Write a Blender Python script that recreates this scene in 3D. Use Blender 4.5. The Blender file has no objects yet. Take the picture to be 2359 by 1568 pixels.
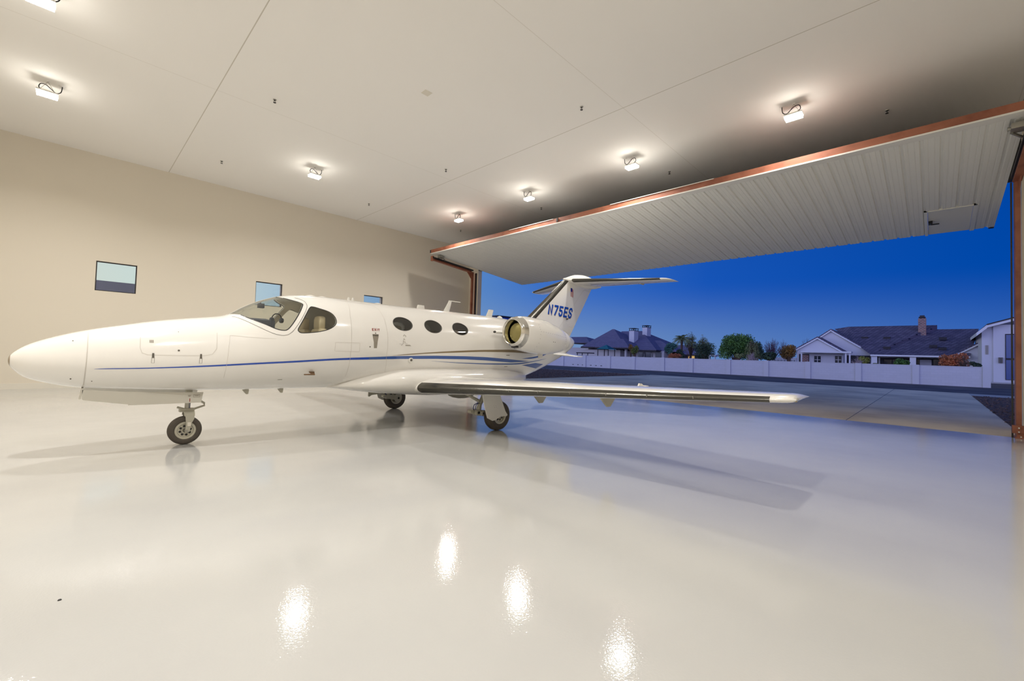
import bpy, bmesh, math, random
from mathutils import Vector, Matrix
random.seed(7)
SC = bpy.context.scene
COL = SC.collection

# ------------------------------------------------------------------ camera
YAW, PITCH, ROLL, FPX, CAMH = math.radians(44.3846), math.radians(1.7953), math.radians(1.7391), 994.62, 1.4
_f = Vector((math.cos(YAW)*math.cos(PITCH), math.sin(YAW)*math.cos(PITCH), math.sin(PITCH)))
_r0 = Vector((math.sin(YAW), -math.cos(YAW), 0)); _u0 = _r0.cross(_f)
_r = _r0*math.cos(ROLL)+_u0*math.sin(ROLL); _u = -_r0*math.sin(ROLL)+_u0*math.cos(ROLL)
cam = bpy.data.cameras.new('camera'); cam.sensor_width = 36; cam.lens = FPX/2359*36
cam.clip_start = .05; cam.clip_end = 2000
camo = bpy.data.objects.new('camera', cam); COL.objects.link(camo)
camo.matrix_world = Matrix(((_r.x,_u.x,-_f.x,0),(_r.y,_u.y,-_f.y,0),(_r.z,_u.z,-_f.z,CAMH),(0,0,0,1)))
SC.camera = camo
def ray(px, py): return (px-1179.5)/FPX*_r-(py-784)/FPX*_u+_f
def onX(px, py, X):
    d = ray(px, py); return Vector((0,0,CAMH))+d*(X/d.x)
def onY(px, py, Y):
    d = ray(px, py); return Vector((0,0,CAMH))+d*(Y/d.y)

# ------------------------------------------------------------------ view / world
SC.view_settings.view_transform = 'Standard'; SC.view_settings.look = 'None'
SC.view_settings.gamma = 1; SC.view_settings.use_curve_mapping = False
SC.view_settings.exposure = 0.0
LAMP_W = 124.0
def lin(c): return tuple(((v/255)/12.92 if v/255 <= .04045 else ((v/255+.055)/1.055)**2.4) for v in c)
def rgba(c): return (*lin(c), 1)
W = bpy.data.worlds.new('dusk_sky'); SC.world = W; W.use_nodes = True
nt = W.node_tree; N = nt.nodes; L = nt.links; N.clear()
out = N.new('ShaderNodeOutputWorld'); bg = N.new('ShaderNodeBackground'); L.new(bg.outputs[0], out.inputs[0])
tc = N.new('ShaderNodeTexCoord'); nrm = N.new('ShaderNodeVectorMath'); nrm.operation = 'NORMALIZE'
L.new(tc.outputs['Generated'], nrm.inputs[0])
sep = N.new('ShaderNodeSeparateXYZ'); L.new(nrm.outputs[0], sep.inputs[0])
flat = N.new('ShaderNodeVectorMath'); flat.operation = 'MULTIPLY'; flat.inputs[1].default_value = (1,1,0); L.new(nrm.outputs[0], flat.inputs[0])
fn = N.new('ShaderNodeVectorMath'); fn.operation = 'NORMALIZE'; L.new(flat.outputs[0], fn.inputs[0])
dt = N.new('ShaderNodeVectorMath'); dt.operation = 'DOT_PRODUCT'; L.new(fn.outputs[0], dt.inputs[0])
dt.inputs[1].default_value = (math.cos(math.radians(110)), math.sin(math.radians(110)), 0)
mp = N.new('ShaderNodeMapRange'); mp.inputs[1].default_value = -1; mp.inputs[2].default_value = 1; L.new(dt.outputs['Value'], mp.inputs[0])
def ramp(stops):
    r = N.new('ShaderNodeValToRGB'); e = r.color_ramp.elements
    while len(e) < len(stops): e.new(.5)
    for i, (p, c) in enumerate(stops): e[i].position = p; e[i].color = rgba(c)
    return r
low = ramp([(0.0,(36,80,160)),(.30,(62,108,185)),(.5,(96,132,188)),(.68,(116,146,188)),(.80,(128,158,192)),(.88,(168,194,216)),(.955,(214,228,220)),(1,(236,226,200))])
mid = ramp([(0.0,(0,58,150)),(.30,(0,72,168)),(.5,(22,84,182)),(.68,(60,112,196)),(.80,(100,146,196)),(.88,(158,188,216)),(.955,(212,226,222)),(1,(220,220,210))])
top = ramp([(0.0,(0,40,115)),(.5,(6,54,138)),(1,(70,115,175))])
for r in (low, mid, top): L.new(mp.outputs[0], r.inputs[0])
m1 = N.new('ShaderNodeMapRange'); m1.inputs[1].default_value = 0.0; m1.inputs[2].default_value = .17; m1.interpolation_type = 'SMOOTHSTEP'; L.new(sep.outputs['Z'], m1.inputs[0])
m2 = N.new('ShaderNodeMapRange'); m2.inputs[1].default_value = .17; m2.inputs[2].default_value = .9; L.new(sep.outputs['Z'], m2.inputs[0])
mx1 = N.new('ShaderNodeMixRGB'); L.new(m1.outputs[0], mx1.inputs[0]); L.new(low.outputs[0], mx1.inputs[1]); L.new(mid.outputs[0], mx1.inputs[2])
mx2 = N.new('ShaderNodeMixRGB'); L.new(m2.outputs[0], mx2.inputs[0]); L.new(mx1.outputs[0], mx2.inputs[1]); L.new(top.outputs[0], mx2.inputs[2])
# unseen sky glow added behind the hangar to brighten the outdoors, lavender and low
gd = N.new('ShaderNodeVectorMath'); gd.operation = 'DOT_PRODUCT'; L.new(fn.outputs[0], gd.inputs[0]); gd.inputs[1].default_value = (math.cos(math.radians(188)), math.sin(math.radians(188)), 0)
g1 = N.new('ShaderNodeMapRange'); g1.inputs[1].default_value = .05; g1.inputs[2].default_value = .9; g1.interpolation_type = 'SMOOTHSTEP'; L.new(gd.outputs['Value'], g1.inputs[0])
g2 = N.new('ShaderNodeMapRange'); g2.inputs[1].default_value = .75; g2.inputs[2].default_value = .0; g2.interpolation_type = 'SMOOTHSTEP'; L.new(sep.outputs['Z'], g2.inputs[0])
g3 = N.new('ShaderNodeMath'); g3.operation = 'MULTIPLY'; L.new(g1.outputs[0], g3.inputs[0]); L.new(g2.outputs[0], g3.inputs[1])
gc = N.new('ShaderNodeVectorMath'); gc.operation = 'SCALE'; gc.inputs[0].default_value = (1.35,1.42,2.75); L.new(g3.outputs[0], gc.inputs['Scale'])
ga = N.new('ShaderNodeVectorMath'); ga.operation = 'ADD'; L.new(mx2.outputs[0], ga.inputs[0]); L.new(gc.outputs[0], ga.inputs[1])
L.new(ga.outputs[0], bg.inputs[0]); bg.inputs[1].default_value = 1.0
W.cycles.sampling_method = 'MANUAL'; W.cycles.sample_map_resolution = 512

# ------------------------------------------------------------------ materials
MATS = {}
def M(name, col, rough=.5, metal=0, coat=0, spec=.5, emit=None, es=0, bump=None, var=None, noise=None):
    if name in MATS: return MATS[name]
    m = bpy.data.materials.new(name); m.use_nodes = True; t = m.node_tree; b = t.nodes['Principled BSDF']
    c = lin(col); b.inputs['Base Color'].default_value = (*c,1); b.inputs['Roughness'].default_value = rough
    b.inputs['Metallic'].default_value = metal; b.inputs['Coat Weight'].default_value = coat
    b.inputs['Coat Roughness'].default_value = .03; b.inputs['Specular IOR Level'].default_value = spec
    if emit: b.inputs['Emission Color'].default_value = (*lin(emit),1); b.inputs['Emission Strength'].default_value = es
    co = t.nodes.new('ShaderNodeTexCoord')
    if var:      # (scale, second colour, contrast_low, contrast_high)
        n = t.nodes.new('ShaderNodeTexNoise'); n.inputs['Scale'].default_value = var[0]; n.inputs['Detail'].default_value = 6
        t.links.new(co.outputs['Object'], n.inputs['Vector'])
        r = t.nodes.new('ShaderNodeMapRange'); r.inputs[1].default_value = var[2]; r.inputs[2].default_value = var[3]; t.links.new(n.outputs[0], r.inputs[0])
        mx = t.nodes.new('ShaderNodeMixRGB'); mx.inputs[1].default_value = (*c,1); mx.inputs[2].default_value = rgba(var[1])
        t.links.new(r.outputs[0], mx.inputs[0]); t.links.new(mx.outputs[0], b.inputs['Base Color'])
    if bump:     # (scale, strength, distance)
        n = t.nodes.new('ShaderNodeTexNoise'); n.inputs['Scale'].default_value = bump[0]; n.inputs['Detail'].default_value = 3
        t.links.new(co.outputs['Object'], n.inputs['Vector'])
        bp = t.nodes.new('ShaderNodeBump'); bp.inputs['Strength'].default_value = bump[1]; bp.inputs['Distance'].default_value = bump[2]
        t.links.new(n.outputs[0], bp.inputs['Height']); t.links.new(bp.outputs[0], b.inputs['Normal'])
    MATS[name] = m; return m
def line_mask(t, src, axis, vals, w):
    """sum of thin line masks at given coordinates along an axis"""
    sp = t.nodes.new('ShaderNodeSeparateXYZ'); t.links.new(src, sp.inputs[0]); tot = None
    for v in vals:
        a = t.nodes.new('ShaderNodeMath'); a.operation = 'SUBTRACT'; t.links.new(sp.outputs[axis], a.inputs[0]); a.inputs[1].default_value = v
        b = t.nodes.new('ShaderNodeMath'); b.operation = 'ABSOLUTE'; t.links.new(a.outputs[0], b.inputs[0])
        c = t.nodes.new('ShaderNodeMath'); c.operation = 'LESS_THAN'; t.links.new(b.outputs[0], c.inputs[0]); c.inputs[1].default_value = w
        if tot is None: tot = c.outputs[0]
        else:
            d = t.nodes.new('ShaderNodeMath'); d.operation = 'MAXIMUM'; t.links.new(tot, d.inputs[0]); t.links.new(c.outputs[0], d.inputs[1]); tot = d.outputs[0]
    return tot
m_wall = M('beige_wall_paint', (225,216,199), .75, bump=(60,.05,.002))
m_ceil = M('ceiling_paint', (247,244,239), .8)
t = m_ceil.node_tree; b = t.nodes['Principled BSDF']; co = t.nodes.new('ShaderNodeTexCoord')
kx = line_mask(t, co.outputs['Object'], 'X', (-4.5,2.062,8.675), .009); ky = line_mask(t, co.outputs['Object'], 'Y', (-1.3,5.13,11.575), .007)
mxx = t.nodes.new('ShaderNodeMixRGB'); mxx.inputs[1].default_value = rgba((247,244,239)); mxx.inputs[2].default_value = rgba((226,221,212))
mxy = t.nodes.new('ShaderNodeMixRGB'); mxy.inputs[2].default_value = rgba((206,200,188)); sc_ = t.nodes.new('ShaderNodeMath'); sc_.operation='MULTIPLY'; sc_.inputs[1].default_value=.7
t.links.new(kx, mxy.inputs[0]); t.links.new(mxx.outputs[0], mxy.inputs[1]); t.links.new(ky, sc_.inputs[0]); t.links.new(sc_.outputs[0], mxx.inputs[0]); t.links.new(mxy.outputs[0], b.inputs['Base Color'])
m_floor = M('grey_epoxy_floor', (190,189,185), .042, spec=.40, coat=.0, var=(.6,(184,183,180),.4,.65))
t = m_floor.node_tree; b = t.nodes['Principled BSDF']; co = t.nodes.new('ShaderNodeTexCoord')
n1 = t.nodes.new('ShaderNodeTexNoise'); n1.inputs['Scale'].default_value = 75; n1.inputs['Detail'].default_value = 2; t.links.new(co.outputs['Object'], n1.inputs['Vector'])
n2 = t.nodes.new('ShaderNodeTexNoise'); n2.inputs['Scale'].default_value = 1.3; n2.inputs['Detail'].default_value = 2; t.links.new(co.outputs['Object'], n2.inputs['Vector'])
bp1 = t.nodes.new('ShaderNodeBump'); bp1.inputs['Strength'].default_value = .11; bp1.inputs['Distance'].default_value = .004; t.links.new(n1.outputs[0], bp1.inputs['Height'])
bp2 = t.nodes.new('ShaderNodeBump'); bp2.inputs['Strength'].default_value = .12; bp2.inputs['Distance'].default_value = .02; t.links.new(n2.outputs[0], bp2.inputs['Height']); t.links.new(bp1.outputs[0], bp2.inputs['Normal'])
t.links.new(bp2.outputs[0], b.inputs['Normal'])
m_base = M('pale_base_trim', (226,220,206), .5)
m_frame = M('dark_window_frame', (48,44,46), .4)
m_paint = M('white_aircraft_paint', (240,237,231), .13, coat=.6)
m_paint2 = M('white_matte_fairing', (234,231,223), .3)
m_liner = M('beige_cabin_liner', (226,212,182), .7)
m_dark = M('near_black_seal', (40,38,38), .5)
m_seam = M('panel_gap_grey', (203,197,187), .5)
m_seamd = M('windscreen_gap', (92,88,84), .6)
m_blue = M('royal_blue_stripe', (22,74,182), .2, coat=.5)
m_blue2 = M('steel_blue_stripe', (56,92,164), .2, coat=.5)
m_gold = M('bronze_stripe', (140,122,92), .25, coat=.5)
m_boot = M('pewter_leading_edge', (100,98,92), .24, 1.0, bump=(14,.12,.01))
m_chrome = M('polished_intake_lip', (222,220,214), .14, 1.0)
m_alu = M('bare_aluminium', (170,168,160), .35, .9)
m_gear = M('gear_leg_paint', (186,182,166), .4)
m_hub = M('wheel_hub_paint', (196,192,176), .35, .3)
m_tyre = M('black_tyre_rubber', (84,77,69), .75, bump=(30,.2,.003))
m_inlet = M('olive_intake_plug', (150,140,88), .32, .6)
m_dk = M('charcoal_glareshield', (70,74,86), .7)
m_seat = M('tan_leather', (222,206,174), .5)
m_oxide = M('red_oxide_steel', (158,98,74), .5, var=(3,(130,74,54),.45,.7))
m_sheet = M('white_ribbed_steel', (236,235,227), .32, coat=.1)
m_trimw = M('white_angle_trim', (232,230,222), .4)
m_conc = M('apron_concrete', (230,216,190), .85, var=(.45,(196,182,160),.42,.66), bump=(8,.2,.01))
m_asph = M('dark_road', (62,60,66), .9, var=(.5,(96,92,96),.4,.7))
m_kerb = M('pale_kerb', (178,174,168), .8)
m_gravel = M('brown_gravel', (122,96,84), .95, var=(9,(60,46,42),.42,.6), bump=(7,1,.12))
m_block = M('block_wall_paint', (206,204,206), .85)
t = m_block.node_tree; b = t.nodes['Principled BSDF']; co = t.nodes.new('ShaderNodeTexCoord'); sw = t.nodes.new('ShaderNodeSeparateXYZ'); cb = t.nodes.new('ShaderNodeCombineXYZ')
t.links.new(co.outputs['Object'], sw.inputs[0]); t.links.new(sw.outputs['Y'], cb.inputs['X']); t.links.new(sw.outputs['Z'], cb.inputs['Y'])
br = t.nodes.new('ShaderNodeTexBrick'); br.inputs['Scale'].default_value = 1; br.inputs['Brick Width'].default_value = .4; br.inputs['Row Height'].default_value = .2; br.inputs['Mortar Size'].default_value = .012
br.inputs['Color1'].default_value = rgba((196,194,196)); br.inputs['Color2'].default_value = rgba((200,198,201)); br.inputs['Mortar'].default_value = rgba((192,190,194))
t.links.new(cb.outputs[0], br.inputs['Vector']); t.links.new(br.outputs[0], b.inputs['Base Color'])
m_stucco = M('pale_stucco', (196,190,184), .9)
m_stucco2 = M('grey_white_stucco', (200,198,200), .9)
m_roof = M('slate_roof_tile', (92,84,98), .8, var=(2,(76,70,86),.4,.6))
def tiles(m, c1, c2, mort, w, h):
    t = m.node_tree; b = t.nodes['Principled BSDF']; co = t.nodes.new('ShaderNodeTexCoord'); sw = t.nodes.new('ShaderNodeSeparateXYZ'); cb = t.nodes.new('ShaderNodeCombineXYZ')
    ad = t.nodes.new('ShaderNodeMath'); ad.operation = 'ADD'; t.links.new(co.outputs['Object'], sw.inputs[0]); t.links.new(sw.outputs['Y'], ad.inputs[0]); t.links.new(sw.outputs['X'], ad.inputs[1])
    t.links.new(ad.outputs[0], cb.inputs['X']); t.links.new(sw.outputs['Z'], cb.inputs['Y'])
    br = t.nodes.new('ShaderNodeTexBrick'); br.inputs['Scale'].default_value = 1; br.inputs['Brick Width'].default_value = w; br.inputs['Row Height'].default_value = h; br.inputs['Mortar Size'].default_value = .03
    br.inputs['Color1'].default_value = rgba(c1); br.inputs['Color2'].default_value = rgba(c2); br.inputs['Mortar'].default_value = rgba(mort)
    t.links.new(cb.outputs[0], br.inputs['Vector']); t.links.new(br.outputs[0], b.inputs['Base Color'])
tiles(m_roof, (128,120,144), (114,108,132), (80,76,98), .5, .16)
m_rooft = M('rough_roof_tile', (80,72,84), .85); tiles(m_rooft, (116,106,124), (88,80,98), (48,46,62), .42, .2)
m_brick = M('red_chimney_brick', (130,84,72), .9); tiles(m_brick, (150,96,80), (112,72,64), (150,140,136), .35, .16)
m_fascia = M('dark_fascia', (40,36,40), .7)
m_whitet = M('white_eave_trim', (214,212,212), .6)
m_dglass = M('dark_house_glass', (34,40,50), .15)
m_lit = M('lit_house_window', (250,200,120), .5, emit=(255,205,110), es=.45)
m_slate = M('slate_grey_render', (228,212,186), .8)
m_slate2 = M('shaded_wing_render', (84,78,84), .9)
m_teal = M('teal_canvas', (28,104,112), .8)
m_wood = M('bark', (92,72,60), .9); m_woodp = M('pale_branches', (170,150,150), .9)
m_red = M('red_lettering', (150,40,34), .5); m_greyd = M('grey_placard', (150,142,128), .6); m_greyd2 = M('dark_placard', (96,90,80), .6)
m_blk = M('black_plastic', (22,22,26), .4); m_blue3 = M('blue_hose', (30,40,120), .5)
m_flagb = M('flag_blue', (30,40,140), .5); m_flagr = M('flag_red', (178,40,50), .5); m_flagw = M('flag_white', (230,226,220), .5)
m_led = M('lit_led_lens', (255,250,240), .4, emit=(255,250,240), es=62)
m_black = M('black_cord', (28,28,30), .6)
def glassmat(name, tint, gloss=.08, rough=.02):
    m = bpy.data.materials.new(name); m.use_nodes = True; t = m.node_tree; t.nodes.clear()
    o = t.nodes.new('ShaderNodeOutputMaterial'); tr = t.nodes.new('ShaderNodeBsdfTransparent'); tr.inputs[0].default_value = (*tint,1)
    g = t.nodes.new('ShaderNodeBsdfGlossy'); g.inputs['Roughness'].default_value = rough; fr = t.nodes.new('ShaderNodeLayerWeight'); pw = t.nodes.new('ShaderNodeMath'); pw.operation = 'POWER'; pw.inputs[1].default_value = 5; t.links.new(fr.outputs['Facing'], pw.inputs[0])
    ad = t.nodes.new('ShaderNodeMath'); ad.operation = 'MULTIPLY_ADD'; ad.inputs[1].default_value = .8; ad.inputs[2].default_value = .03+gloss; ad.use_clamp = True; t.links.new(pw.outputs[0], ad.inputs[0])
    mx = t.nodes.new('ShaderNodeMixShader'); t.links.new(ad.outputs[0], mx.inputs[0]); t.links.new(tr.outputs[0], mx.inputs[1]); t.links.new(g.outputs[0], mx.inputs[2]); t.links.new(mx.outputs[0], o.inputs[0])
    return m
g_clear = glassmat('clear_window_glass', (.95,.97,.97), .0)
g_wind = glassmat('aircraft_windscreen_glass', (.93,.94,.92), .01)
g_tint = glassmat('smoked_cabin_glass', (.62,.63,.62), .06)

# ------------------------------------------------------------------ mesh helpers
def link(name, me, mat, parent=None, smooth=False, angle=35):
    mats = mat if isinstance(mat, (list, tuple)) else [mat]
    for m in mats: me.materials.append(m)
    if smooth:
        me.shade_smooth(); me.set_sharp_from_angle(angle=math.radians(angle))
    o = bpy.data.objects.new(name, me); COL.objects.link(o)
    if parent is not None:
        o.parent = parent
        root = parent
        while root.parent: root = root.parent
        o.matrix_parent_inverse = BASE.get(root.name, Matrix()).inverted() if parent.type == 'EMPTY' else Matrix()
    return o
BASE = {}
SPLIT = set('flush_fastener panel_gap window_seal placard rivet boot_joint hanger_wire bolt lightening_hole hub_bolt brake_hose pivot_bore door_screw rudder_gap rail_shim tail_placard ceiling_canopy emblem'.split())
class MB:
    def __init__(s): s.v = []; s.f = []; s.mi = []
    def add(s, vs, fs, mi=0):
        o = len(s.v); s.v += [tuple(v) for v in vs]; s.f += [tuple(i+o for i in f) for f in fs]; s.mi += [mi]*len(fs); return s
    def box(s, a, b, mi=0):
        (x0,y0,z0),(x1,y1,z1) = [(min(p,q)) for p,q in zip(a,b)], [(max(p,q)) for p,q in zip(a,b)]
        return s.add([(x0,y0,z0),(x1,y0,z0),(x1,y1,z0),(x0,y1,z0),(x0,y0,z1),(x1,y0,z1),(x1,y1,z1),(x0,y1,z1)],
                     [(0,3,2,1),(4,5,6,7),(0,1,5,4),(1,2,6,5),(2,3,7,6),(3,0,4,7)], mi)
    def loft(s, rings, cap=True, mi=0, close=True):
        n = len(rings[0]); vs = [p for r in rings for p in r]; fs = []
        for i in range(len(rings)-1):
            for j in range(n if close else n-1):
                k = (j+1) % n; fs.append((i*n+j, i*n+k, (i+1)*n+k, (i+1)*n+j))
        if cap and close:
            fs.append(tuple(range(n-1,-1,-1))); fs.append(tuple((len(rings)-1)*n+j for j in range(n)))
        return s.add(vs, fs, mi)
    def tube(s, pts, r, n=8, mi=0, cap=True):
        pts = [Vector(p) for p in pts]; rings = []
        rr = r if isinstance(r, (list, tuple)) else [r]*len(pts)
        up = None
        for i, p in enumerate(pts):
            d = (pts[min(i+1,len(pts)-1)]-pts[max(i-1,0)]).normalized()
            if up is None: up = Vector((0,0,1)) if abs(d.z) < .9 else Vector((1,0,0))
            a = (up-d*up.dot(d)).normalized(); up = a; c = d.cross(a)
            rings.append([tuple(p+(a*math.cos(q)+c*math.sin(q))*rr[i]) for q in [2*math.pi*k/n for k in range(n)]])
        return s.loft(rings, cap, mi)
    def disc_lathe(s, prof, c, axis='y', n=40, mi=0):
        """lathe (offset along axis, radius) profile around axis through c"""
        rings = []
        for o, r in prof:
            ring = []
            for k in range(n):
                a = 2*math.pi*k/n; u, w = r*math.cos(a), r*math.sin(a)
                ring.append({'y': (c[0]+u, c[1]+o, c[2]+w), 'x': (c[0]+o, c[1]+u, c[2]+w), 'z': (c[0]+u, c[1]+w, c[2]+o)}[axis])
            rings.append(ring)
        return s.loft(rings, True, mi)
    def poly(s, pts, d, mi=0):
        """extrude a planar polygon by vector d"""
        n = len(pts); pts = [Vector(p) for p in pts]; d = Vector(d)
        return s.add([tuple(p) for p in pts]+[tuple(p+d) for p in pts], [tuple(range(n-1,-1,-1)), tuple(range(n,2*n))]+[(i,(i+1)%n,n+(i+1)%n,n+i) for i in range(n)], mi)
    def mesh(s, name, fix=True):
        me = bpy.data.meshes.new(name); me.from_pydata(s.v, [], s.f)
        for p, i in zip(me.polygons, s.mi): p.material_index = i
        if fix:
            bm = bmesh.new(); bm.from_mesh(me); bmesh.ops.recalc_face_normals(bm, faces=bm.faces[:]); bm.to_mesh(me); bm.free()
        me.update(); return me
    def build(s, name, mat, parent=None, smooth=False, fix=True, angle=35):
        if name in SPLIT:
            last = None
            for k in s.islands(): last = link(name, k.mesh(name, fix), mat, parent, smooth, angle); pass
            return last
        return link(name, s.mesh(name, fix), mat, parent, smooth, angle)
    def islands(s):
        p = list(range(len(s.v)))
        def find(a):
            while p[a] != a: p[a] = p[p[a]]; a = p[a]
            return a
        for f in s.f:
            for a in f[1:]: p[find(a)] = find(f[0])
        d = {}
        for f, i in zip(s.f, s.mi): d.setdefault(find(f[0]), []).append((f, i))
        out = []
        for fs in d.values():
            k = MB(); mp_ = {}
            for f, i in fs:
                for a in f:
                    if a not in mp_: mp_[a] = len(k.v); k.v.append(s.v[a])
                k.f.append(tuple(mp_[a] for a in f)); k.mi.append(i)
            out.append(k)
        return out
def tag(o, label=None, cat=None, group=None, kind=None):
    if label: o['label'] = label
    if cat: o['category'] = cat
    if group: o['group'] = group
    if kind: o['kind'] = kind
    return o
def thing(name, loc, label, cat, group=None):
    o = bpy.data.objects.new(name, None); COL.objects.link(o); o.location = loc; o.empty_display_size = .2
    BASE[o.name] = Matrix.Translation(loc); return tag(o, label, cat, group)
def copy_tree(o, parent=None):
    c = o.copy(); COL.objects.link(c); c.parent = parent
    if parent is not None: c.matrix_parent_inverse = o.matrix_parent_inverse.copy()
    for ch in list(o.children): copy_tree(ch, c)
    return c
def catmull(pts, sub=4, closed=True):
    n = len(pts); res = []
    for i in range(n if closed else n-1):
        P = [Vector(pts[(i+k) % n] if closed else pts[min(max(i+k,0),n-1)]) for k in (-1,0,1,2)]
        for j in range(sub):
            t = j/sub; res.append(tuple(.5*((2*P[1])+(P[2]-P[0])*t+(2*P[0]-5*P[1]+4*P[2]-P[3])*t*t+(3*P[1]-P[0]-3*P[2]+P[3])*t**3)))
    if not closed: res.append(tuple(pts[-1]))
    return res

# ------------------------------------------------------------------ room shell
X0, X1, Y0, Y1, ZC = -3.6, 15.25, -3.0, 18.38, 7.15
S = dict(kind='structure')
def struct(o): o['kind'] = 'structure'; return o
struct(MB().box((X0-.3,Y0-.3,-.15),(13.65,Y1+.3,0)).build('floor', m_floor))
struct(MB().box((X0-.3,Y0-.3,ZC),(X1+.25,Y1+.3,ZC+.2)).build('ceiling', m_ceil))
WIN = [(.448,1.405,2.965,3.88),(4.815,5.75,2.965,3.87),(9.155,10.09,2.965,3.865)]
w = MB(); xs = [X0-.3]+[v for q in WIN for v in q[:2]]+[X1+.25]
for i in range(0, len(xs), 2): w.box((xs[i],Y1,0),(xs[i+1],Y1+.3,ZC))
for a,b_,z0,z1 in WIN: w.box((a,Y1,0),(b_,Y1+.3,z0)); w.box((a,Y1,z1),(b_,Y1+.3,ZC))
struct(w.build('wall_left', m_wall))
struct(MB().box((X0-.3,Y0,0),(X0,Y1,ZC)).build('wall_back', m_wall))
struct(MB().box((X0-.3,Y0-.3,0),(X1+.25,Y0,ZC)).build('wall_right', m_wall))
w = MB(); w.box((X1,17.62,0),(X1+.25,Y1,ZC)); w.box((X1,Y0,0),(X1+.25,-1.45,ZC)); struct(w.build('wall_front', m_wall))
struct(MB().box((X1,-1.45,5.85),(X1+.25,17.62,ZC)).build('trim_1', m_dark))  # unseen door header, coloured black to darken the ceiling above the rail
struct(MB().box((X0,Y1-.02,0),(13.65,Y1,.16)).build('baseboard_left', m_base))
for i, (a,b_,z0,z1) in enumerate(WIN):
    f = MB(); y = Y1+.06; k = .028
    f.box((a,y,z0),(a+k,y+.05,z1)); f.box((b_-k,y,z0),(b_,y+.05,z1)); f.box((a+k,y,z1-k),(b_-k,y+.05,z1)); f.box((a+k,y,z0),(b_-k,y+.05,z0+k))
    fo = struct(f.build('window_%d' % (i+1), m_frame))
    MB().box((a+k,y+.018,z0+k),(b_-k,y+.026,z1-k)).build('window_pane', g_clear, fo)

# ------------------------------------------------------------------ hangar door (tilted up) and its steel frame
door = thing('hangar_door', (14.3,7.5,5.3), 'huge white ribbed steel tilt-up door with red oxide rail, swung open over the doorway', 'hangar door')
def pz(x): return 5.83-.1009*(x-11.35)
DY0, DY1, DX0, DX1 = -1.16, 16.28, 11.38, 17.30
WDX, WDY0, WDY1 = 15.40, -.735, .16          # walk-through door in the panel
def sheet(y0, y1, x0, x1):
    m = MB(); ys = []; p = .2955; k = math.floor((y0+.706)/p)
    while -.706+k*p < y1+p:
        c = -.706+k*p
        for dy, h in ((-.035,0),(-.018,.028),(.018,.028),(.035,0),(.088,0),(.094,.006),(.104,.006),(.110,0),(.185,0),(.191,.006),(.201,.006),(.207,0)): ys.append((c+dy, h))
        k += 1
    ys = [(y0,0)]+[q for q in sorted(ys) if y0 < q[0] < y1]+[(y1,0)]
    ra = [(x0, y, pz(x0)+.0+h) for y, h in ys]; rb = [(x1, y, pz(x1)+h) for y, h in ys]
    n = len(ys); m.add(ra+rb, [(i, i+1, n+i+1, n+i) for i in range(n-1)])
    return m
sm = sheet(DY0, DY1, DX0, WDX)
for a,b_ in ((DY0,WDY0-.03),(WDY1+.03,DY1)):
    q = sheet(a, b_, WDX, DX1); sm.add(q.v, q.f)
tag(sm.build('ribbed_sheet', m_sheet, door, fix=False), 'white ribbed steel sheet')
MB().add([(DX0,DY0,pz(DX0)+.05),(DX1,DY0,pz(DX1)+.05),(DX1,WDY0-.02,pz(DX1)+.05),(WDX,WDY0-.02,pz(WDX)+.05),(WDX,WDY1+.02,pz(WDX)+.05),(DX1,WDY1+.02,pz(DX1)+.05),(DX1,DY1,pz(DX1)+.05),(DX0,DY1,pz(DX0)+.05)]+
         [(DX0,DY0,pz(DX0)+.16),(DX1,DY0,pz(DX1)+.16),(DX1,WDY0-.02,pz(DX1)+.16),(WDX,WDY0-.02,pz(WDX)+.16),(WDX,WDY1+.02,pz(WDX)+.16),(DX1,WDY1+.02,pz(DX1)+.16),(DX1,DY1,pz(DX1)+.16),(DX0,DY1,pz(DX0)+.16)],
         [tuple(range(7,-1,-1)), tuple(range(8,16))]+[(i,(i+1)%8,8+(i+1)%8,8+i) for i in range(8)]).build('door_panel_core', m_dark, door)
MB().box((11.22,DY0,5.845),(11.38,DY1,6.0)).build('inner_rail', m_oxide, door)
MB().box((11.20,DY0-.01,5.81),(11.44,DY1,5.842)).build('edge_trim', m_trimw, door)
MB().box((11.21,4.0,5.99),(11.36,7.0,6.006)).box((11.21,9.2,5.99),(11.36,11.3,6.006)).build('rail_shim', m_trimw, door)
MB().box((11.20,9.0,5.87),(11.22,9.06,5.99)).build('rail_splice', m_dark, door)
MB().box((11.20,DY0-.06,5.84),(11.36,DY0,6.02)).box((11.24,DY0-.02,6.0),(11.3,DY0+.06,6.04)).build('rail_end_bracket', m_dark, door)
MB().box((11.20,DY1,5.86),(11.30,DY1+.05,5.99)).build('rail_end_bracket', m_dark, door)
m = MB(); 
def ppt(x, y, dz): return (x, y, pz(x)+dz)
def pbox(m, x0, x1, y0, y1, d0, d1):
    m.add([ppt(x0,y0,d0),ppt(x1,y0,d0),ppt(x1,y1,d0),ppt(x0,y1,d0),ppt(x0,y0,d1),ppt(x1,y0,d1),ppt(x1,y1,d1),ppt(x0,y1,d1)],[(0,3,2,1),(4,5,6,7),(0,1,5,4),(1,2,6,5),(2,3,7,6),(3,0,4,7)]); return m
wd = pbox(MB(), WDX+.04, DX1+.05, WDY0+.04, WDY1-.04, .02, .05).build('walk_door', m_trimw, door)
tag(wd, 'small flush walk-through door')
pbox(pbox(pbox(MB(), WDX, WDX+.04, WDY0-.03, WDY1+.03, -.015, .05), WDX, DX1+.04, WDY0-.05, WDY0+.035, -.015,.05), WDX, DX1+.04, WDY1-.035, WDY1+.03, -.015,.05).build('walk_door_frame', m_sheet, door)
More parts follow.
